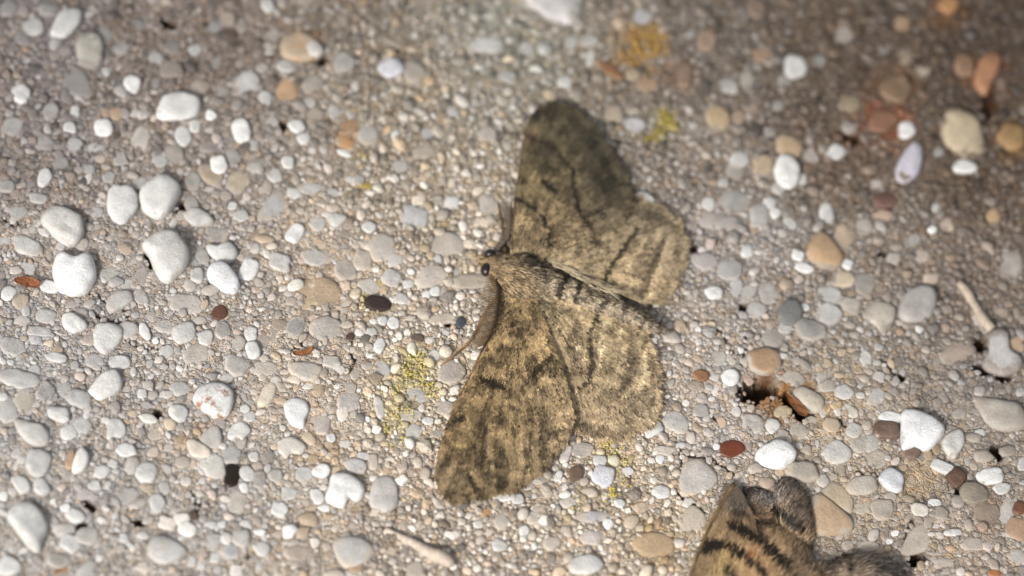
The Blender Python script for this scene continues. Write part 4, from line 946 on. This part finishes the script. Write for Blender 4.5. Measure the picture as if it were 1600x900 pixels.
# body: one continuous surface from head to tail
BX = [(748,408,1.05,.30),(754,408,1.15,.55),(763,409,1.3,.85),(774,413,1.55,1.35),(788,420,1.75,2.15),(805,428,1.85,2.65),(822,434,1.8,2.55),(838,437,1.7,1.9),(852,441,1.6,1.45),(875,449,1.55,1.25),(905,459,1.45,1.2),(940,472,1.35,1.1),(975,487,1.2,.95),(1005,501,1.05,.75),(1028,512,.95,.5),(1042,518,.9,.22)]
bq = resample([b_ for b_ in BX], 46); bw = P(bq[:, 0], bq[:, 1], bq[:, 2] * 1.2); bw[:, 2] = bq[:, 2] * MM
def body_colour(px, py, r):
    c = blob_colour(px, py, [(770,410,20,(150,120,78)),(795,400,25,(150,126,88)),(790,440,25,(176,144,92)),(815,440,25,(172,142,94)),(830,405,22,(120,106,84)),(840,435,20,(140,122,92)),(870,440,22,(206,182,140)),(930,465,30,(176,156,122)),(990,495,30,(184,162,128)),(1040,518,20,(140,124,104))])
    s = strokes_alpha(px, py, [([(880,436),(872,460)],6,1),([(904,444),(895,470)],6,1),([(850,425),(846,440)],5,.4),([(945,458),(938,484)],6,.6),([(978,472),(970,500)],6,.65),([(1005,485),(998,512)],6,.75),([(1030,500),(1026,520)],5,.7),([(828,398),(850,412)],8,.55),([(800,470),(815,455)],6,.45)])
    n_ = smooth01(.38, .58, N1.fbm(px / 7, py / 7, 3)) * .62
    a_ = 1 - (1 - s) * (1 - n_)
    a_ = np.clip(np.where(r.random(np.shape(px)) < a_ * .9 + .06, .6 + .4 * a_, .3 * a_), 0, 1)
    c = c * .75 + .25 * c.mean(-1, keepdims=True)
    return (c * (1 - a_[..., None]) + lin((52, 44, 34)) * a_[..., None]) * r.lognormal(0, .32, np.shape(px))[..., None]
nb = 46; ns = 20; r = np.random.default_rng(5)
tan = np.gradient(bw, axis=0); tan /= np.linalg.norm(tan, axis=1)[:, None]
sidev = np.cross(tan, [0, 0, 1.0]); sidev /= np.linalg.norm(sidev, axis=1)[:, None]; upn = np.cross(sidev, tan)
t = np.linspace(0, 2 * math.pi, ns, endpoint=False)
ring = bw[:, None] + sidev[:, None] * (np.cos(t)[None, :, None] * bq[:, 3][:, None, None] * MM) + upn[:, None] * (np.sin(t)[None, :, None] * (bq[:, 3] * .62)[:, None, None] * MM)
ring[..., 2] = np.maximum(ring[..., 2], .12 * MM)
V = ring.reshape(-1, 3); i = np.arange(ns); j = (i + 1) % ns
Q = np.concatenate([np.column_stack([k * ns + i, (k + 1) * ns + i, (k + 1) * ns + j, k * ns + j]) for k in range(nb - 1)])
V = np.concatenate([V, bw[:1], bw[-1:]])
Tt = np.concatenate([np.column_stack([i, j, np.full(ns, nb * ns)]), np.column_stack([(nb - 1) * ns + j, (nb - 1) * ns + i, np.full(ns, nb * ns + 1)])])
vpx, vpy = to_px(V[:, 0], V[:, 1], V[:, 2])
body = mesh_np('body', V, tris=Tt, quads=Q, cols=np.clip(body_colour(vpx, vpy, r) * .8, 0, .7), mat=M_FUR, parent=moth)
m = 9000
kk = r.uniform(2.0, nb - 1.2, m); k0 = kk.astype(int); tt = r.uniform(.02, math.pi - .02, m)
fr = (kk - k0)[:, None]
ctr = bw[k0] * (1 - fr) + bw[k0 + 1] * fr; rad = (bq[k0, 3] * (1 - fr[:, 0]) + bq[k0 + 1, 3] * fr[:, 0]) * MM
nrm = sidev[k0] * np.cos(tt)[:, None] + upn[k0] * np.sin(tt)[:, None]
root = ctr + sidev[k0] * (np.cos(tt) * rad)[:, None] + upn[k0] * (np.sin(tt) * rad * .62)[:, None]
keep = root[:, 2] > .3 * MM; root, nrm, k0, tt = root[keep], nrm[keep], k0[keep], tt[keep]
hpx, hpy = to_px(root[:, 0], root[:, 1], root[:, 2])
dirv = tan[k0] + sidev[k0] * (np.cos(tt) * .35)[:, None] + r.normal(0, .18, (len(root), 3))
dirv /= np.linalg.norm(dirv, axis=1)[:, None]
ln = np.where(hpx < 775, 5, np.where(hpx < 850, 9, 6)) * r.uniform(.6, 1.3, len(root)) * PXM
hair(body, 'fur', root, dirv, nrm, ln, 1.7 * PXM, np.clip(body_colour(hpx, hpy, r), 0, .75), r, .25, .30)
# shoulder tufts that run out over the wing bases
m = 3600
sx = r.uniform(785, 868, m); sy = r.uniform(395, 500, m)
k = (np.hypot((sx - 815) / 45, (sy - 445) / 52) < 1); sx, sy = sx[k], sy[k]
zz = lambda x, y: 2.05 + .4 * np.exp(-((x - 812) / 30) ** 2 - ((y - 436) / 34) ** 2)
th = np.arctan2(sy - 425, sx - 775) + r.normal(0, .25, len(sx))
p0, d3 = dirs3(sx, sy, zz, np.cos(th) * 3, np.sin(th) * 3)
hair(body, 'shoulder_fur', p0, d3, np.tile([0, 0, 1.0], (len(sx), 1)), 10 * PXM * r.uniform(.5, 1.3, len(sx)), 1.7 * PXM, np.clip(body_colour(sx, sy, r) * 1.05, 0, .75), r, .2, .2)
# long pale hairs along the upper side of the abdomen
m = 80
u_ = r.random(m); sx = 850 + 110 * u_ + r.normal(0, 3, m); sy = 405 + 52 * u_ + r.normal(0, 3.0, m)
th = math.atan2(60, 130) + r.normal(0, .10, m)
p0, d3 = dirs3(sx, sy, lambda x, y: 1.95 + 0 * x, np.cos(th) * 3, np.sin(th) * 3)
hair(body, 'pale_hairs', p0, d3, np.tile([0, 0, 1.0], (m, 1)), 30 * PXM * r.uniform(.5, 1.2, m), 1.3 * PXM, np.clip(lin((176, 162, 134)) * r.lognormal(0, .3, m)[:, None], 0, .8), r, .15, .12)
# eyes
def ball(parent, name, px, py, z, rx, ry, rz, mat, c=None, nu=18, nv=12, label=None):
    p = P(px, py, z); uu = np.linspace(0, 2 * math.pi, nu, endpoint=False); vv = np.linspace(0, math.pi, nv)
    V = np.array([[math.sin(b_) * math.cos(a_) * rx, math.sin(b_) * math.sin(a_) * ry, math.cos(b_) * rz] for b_ in vv for a_ in uu]) * MM + p
    i = np.arange(nu); j = (i + 1) % nu
    Q = np.concatenate([np.column_stack([k_ * nu + i, (k_ + 1) * nu + i, (k_ + 1) * nu + j, k_ * nu + j]) for k_ in range(nv - 1)])
    cols_ = np.tile(lin(c if c is not None else (20, 18, 18)), (len(V), 1))
    return mesh_np(name, V, quads=Q, cols=cols_, mat=mat, parent=parent)
ball(moth, 'eye', 760, 422, 1.7, .58, .70, .62, M_EYE)
ball(moth, 'eye', 766, 397, 1.6, .56, .5, .55, M_EYE)
# palps
for a_, b_, s in (((757,412),(743,409),1), ((757,404),(745,401),2)):
    q = resample([(*a_, 1.2), ((a_[0] + b_[0]) / 2, (a_[1] + b_[1]) / 2 - 3, 1.3), (*b_, .8)], 9)
    V, F, C = tube(P(q[:, 0], q[:, 1], q[:, 2]), np.array([3, 3.6, 4, 4, 3.8, 3.4, 2.8, 2, 1]) * PXM, [lin((140, 116, 84)) * r.uniform(.6, 1.1) for _ in range(9)], 7, .12, s)
    mesh_np('palp', V, tris=F, cols=C, mat=M_FUR, parent=moth)
# feathered antennae
def antenna(shaft, zpts, nb_, blen, bdir, c, cs):
    q = resample([(x, y, z) for (x, y), z in zip(shaft, zpts)], 40)
    w_ = P(q[:, 0], q[:, 1], q[:, 2])
    V, F, C = tube(w_, np.linspace(1.5, .7, 40) * PXM, [lin(cs)] * 40, 6, .05, 3)
    a_ = mesh_np('antenna', V, tris=F, cols=C, mat=M_FUR, parent=moth)
    Vs, Fs, Cs, off = [], [], [], 0
    for k_ in range(nb_):
        u_ = .08 + .80 * k_ / (nb_ - 1); x = np.interp(u_, np.linspace(0, 1, 40), q[:, 0]); y = np.interp(u_, np.linspace(0, 1, 40), q[:, 1]); z = np.interp(u_, np.linspace(0, 1, 40), q[:, 2])
        L_ = blen * min(1, .35 + u_ * 2.2) * min(1, (1.02 - u_) * 5)
        bx, by = bdir(u_); ts = np.linspace(0, 1, 6)
        cx = x + bx * L_ * ts; cy = y + by * L_ * ts + 2.2 * ts ** 2; cz = z + .28 * np.sin(ts * 2.4) - .5 * ts
        V, F, C = tube(P(cx, cy, cz), np.array([1.0, 1.15, 1.15, 1.05, .9, .6]) * PXM, [lin(c) * r.uniform(.75, 1.2)] * 6, 5, 0, k_)
        Vs.append(V); Fs.append(F + off); Cs.append(C); off += len(V)
    tag(mesh_np('barbs', np.concatenate(Vs), tris=np.concatenate(Fs), cols=np.concatenate(Cs), mat=M_FUR, parent=a_), kind='stuff')
antenna([(769,418),(775,432),(779,452),(779,475),(776,500),(768,522),(758,540),(750,552)], [1.9,2.5,2.9,2.95,2.85,2.6,2.3,2.1], 40, 28,
        lambda u_: (-.98, .10 + .18 * u_), (104, 86, 64), (40, 32, 24))
antenna([(776,394),(786,384),(797,372),(800,352),(800,330),(799,312)], [1.7,2.0,2.2,2.1,2.0,1.9], 30, 17,
        lambda u_: (-.78, -.62 + .5 * u_), (92, 80, 66), (40, 32, 26))
# legs: the visible front leg reaches out over the gravel, the others stand hidden under the wings
def leg(path, rads, c, s):
    q = resample([(x, y, z) for x, y, z in path], 22); w_ = P(q[:, 0], q[:, 1], q[:, 2])
    rr = np.interp(np.linspace(0, 1, 22), np.linspace(0, 1, len(rads)), rads) * PXM
    V, F, C = tube(w_, rr, [lin(c) * (.55 if (k_ // 3) % 2 else 1.0) * r.uniform(.85, 1.1) for k_ in range(22)], 7, .10, s)
    return mesh_np('leg', V, tris=F, cols=C, mat=M_FUR, parent=moth)
leg([(778,460,.9),(758,488,.8),(745,516,.75),(733,536,.6),(714,552,.45),(688,573,.2)], [3.4,3.0,2.6,2.2,2.0,1.3], (140,108,74), 1)
leg([(790,400,1.2),(786,360,1.2),(782,335,.8),(778,318,.1)], [3.2,3,2.4,1.4], (110,88,62), 2)
for k_, (a_, b_) in enumerate((((815,455),(800,520)), ((840,450),(860,520)), ((825,410),(850,360)), ((850,425),(890,380)))):
    leg([(*a_, 1.0), ((a_[0] + b_[0]) / 2, (a_[1] + b_[1]) / 2, 1.0), (*b_, .05)], [3, 2.4, 1.4], (120,98,70), 10 + k_)

def soft_max(c):
    return c * np.minimum(1, .5 / np.maximum(c.max(-1, keepdims=True), 1e-6))
# ------------------------------------------------------------------ second moth, cut by the lower edge of the picture
m2 = empty('moth', P(1235, 960, 0))
tag(m2, 'furry brown and black banded moth beside the peach coloured stone', 'moth')
LOBES = [(1190,915,88,92,0,2.5),(1240,806,28,60,-14,1.3),(1178,795,34,32,20,.8),(1352,912,66,46,8,1.9),(1250,1020,150,110,0,3.0),(1290,920,60,40,0,1.7)]
gxp, gyp = np.meshgrid(np.arange(1060, 1470, 5.0), np.arange(720, 1190, 5.0))
def mz(px, py):
    z = np.zeros(np.shape(px))
    for cx, cy, rx, ry, an, h in LOBES:
        e = ell(px, py, cx, cy, rx, ry, an); d_ = h * np.sqrt(np.clip(1 - e ** 2, 0, None))
        z = (z ** 4 + d_ ** 4) ** .25
    return z
def m2_colour(px, py, r):
    c = .8 * blob_colour(px, py, [(1110,870,40,(176,146,88)),(1150,830,30,(168,136,84)),(1180,810,25,(140,112,76)),(1165,765,30,(96,84,76)),(1205,768,18,(150,140,134)),(1230,750,22,(92,80,70)),(1255,800,25,(98,84,70)),(1215,850,35,(176,142,96)),(1250,880,35,(146,120,86)),(1190,890,35,(178,140,90)),(1300,870,30,(104,92,78)),(1340,860,25,(110,98,86)),(1390,880,25,(92,84,76)),(1325,890,25,(140,120,98)),(1172,868,10,(180,110,50)),(1250,980,80,(130,106,74))])
    s = strokes_alpha(px, py, [([(1106,850),(1126,841),(1142,852),(1156,868)],13,1),([(1148,812),(1170,826),(1188,842),(1205,858),(1228,880)],13,1),([(1213,797),(1232,812),(1252,826)],10,1),([(1160,770),(1180,758),(1192,762)],8,.6),([(1165,790),(1178,796)],6,.9),([(1322,862),(1330,884)],7,.9),([(1160,866),(1185,888),(1205,912)],10,1),([(1136,893),(1152,905)],9,1),([(1275,890),(1300,900)],7,.6),([(1240,850),(1262,880)],6,.4),([(1360,875),(1400,895)],8,.4),([(1225,880),(1250,905)],6,.5)])
    c = c * .80 + .20 * c.mean(-1, keepdims=True)
    n_ = smooth01(.42, .62, N1.fbm(px / 9 + 7, py / 9 + 3, 3)) * .4
    a_ = 1 - (1 - s) * (1 - n_)
    a_ = np.clip(a_ + r.normal(0, .14, np.shape(px)), 0, 1)
    c = c * (1 + .8 * strokes_alpha(px + 5, py + 90, [([(1150,925),(1172,948),(1188,966)],7,1),([(1192,912),(1215,930),(1240,954)],9,1),([(1160,968),(1182,990)],6,1),([(1225,905),(1256,930)],6,.6)])[..., None])
    return (c * (1 - a_[..., None]) + lin((16, 13, 10)) * a_[..., None]) * r.lognormal(0, .35, np.shape(px))[..., None]
zg = mz(gxp, gyp); r = np.random.default_rng(9)
def m2_world(px, py):
    p = P(px, py, 0); z = mz(px, py); p[..., 2] = z * MM; return p
vw = m2_world(gxp, gyp); ink = zg > 0
vid = -np.ones(zg.shape, int)
quad_ok = ink[:-1, :-1] | ink[1:, :-1] | ink[1:, 1:] | ink[:-1, 1:]
use = np.zeros(zg.shape, bool)
for a_, b_ in ((0, 0), (1, 0), (1, 1), (0, 1)):
    use[a_:zg.shape[0] - 1 + a_, b_:zg.shape[1] - 1 + b_] |= quad_ok
vid[use] = np.arange(use.sum())
yy, xx = np.nonzero(quad_ok)
Q = np.column_stack([vid[yy + 1, xx], vid[yy + 1, xx + 1], vid[yy, xx + 1], vid[yy, xx]])
V = vw[use]; ppx, ppy = to_px(V[:, 0], V[:, 1], V[:, 2])
body2 = mesh_np('body', V, quads=Q, cols=np.clip(m2_colour(ppx, ppy, r) * .7, 0, .6), mat=M_FUR, parent=m2)
m = 26000
sx = r.uniform(1070, 1460, m); sy = r.uniform(735, 1060, m); z = mz(sx, sy); k = z > .15; sx, sy = sx[k], sy[k]
root = m2_world(sx, sy); e_ = 2.0
gxv = (m2_world(sx + e_, sy) - m2_world(sx - e_, sy)); gyv = (m2_world(sx, sy - e_) - m2_world(sx, sy + e_))
nrm = np.cross(gxv, gyv); nrm /= np.linalg.norm(nrm, axis=1)[:, None]
d0 = np.where((sx > 1285)[:, None], np.array([.95, .35, 0.]), np.array([.52, .86, 0.])) + r.normal(0, .14, (len(sx), 3))
d0 = np.where(((sx < 1200) & (sy < 830))[:, None], d0 * .4 + r.normal(0, .5, d0.shape), d0)
d0 -= nrm * np.sum(d0 * nrm, 1)[:, None]; d0 /= np.linalg.norm(d0, axis=1)[:, None] + 1e-9
hpx, hpy = to_px(root[:, 0], root[:, 1], root[:, 2])
ln = np.where(hpx > 1285, 13, np.where(hpy < 800, 8, 14)) * r.uniform(.5, 1.3, len(sx)) * PXM
hair(body2, 'fur', root, d0, nrm, ln, 1.6 * PXM, soft_max(m2_colour(hpx + 3, hpy - 5, r) * 1.35 * (1 + .8 * (r.random(len(sx)) < .22))[:, None]), r, .22, .28)
def z_w2(px, py): return .7 + 1.5 * smooth01(-10, 95, (px - 1147) * .92 + (py - 755) * .40 + 0) + .1 * (N1(px / 20, py / 20) - .5)
wing(m2, 'forewing', T("1148,758 1138,772 1120,802 1098,850 1080,900 1062,950 1046,1010 1060,1050 1110,1060 1160,1040 1185,980 1195,920 1190,870 1178,820 1165,780"), (1160, 760), z_w2,
     [(1110,870,40,(160,130,84)),(1150,820,30,(148,118,76)),(1130,900,40,(164,132,86)),(1170,880,30,(166,128,84)),(1155,775,20,(110,96,80)),(1100,980,60,(160,130,84))],
     [([(1106,850),(1126,841),(1142,852),(1156,868)],13,1),([(1148,812),(1170,826),(1188,842),(1205,858)],13,1),([(1150,790),(1165,796)],6,.8),([(1138,896),(1150,902)],6,.8),([(1160,862),(1185,885)],6,.7),([(1150,780),(1145,800)],4,.5)],
     (30, 24, 18), 14000, 18, 2.2, 31, fringe=None, mott=.35, desat=.28, pale=[([(1150,838),(1172,860),(1185,875)],6,1),([(1125,870),(1118,900)],5,.5),([(1165,880),(1182,900)],5,.8)], edge=([(1147,756),(1137,772),(1119,802),(1097,850),(1079,900),(1061,950),(1046,1005)], 3.6, (116,94,66)))
for k_, (a_, b_) in enumerate((((1200,930,.8),(1150,960,.05)), ((1260,960,.8),(1300,1000,.05)))):
    q = resample([a_, ((a_[0] + b_[0]) / 2, (a_[1] + b_[1]) / 2, 1.0), b_], 12)
    V, F, C = tube(P(q[:, 0], q[:, 1], q[:, 2]), np.linspace(4, 1.6, 12) * PXM, [lin((110, 88, 62))] * 12, 7, .08, k_)
    mesh_np('leg', V, tris=F, cols=C, mat=M_FUR, parent=m2)
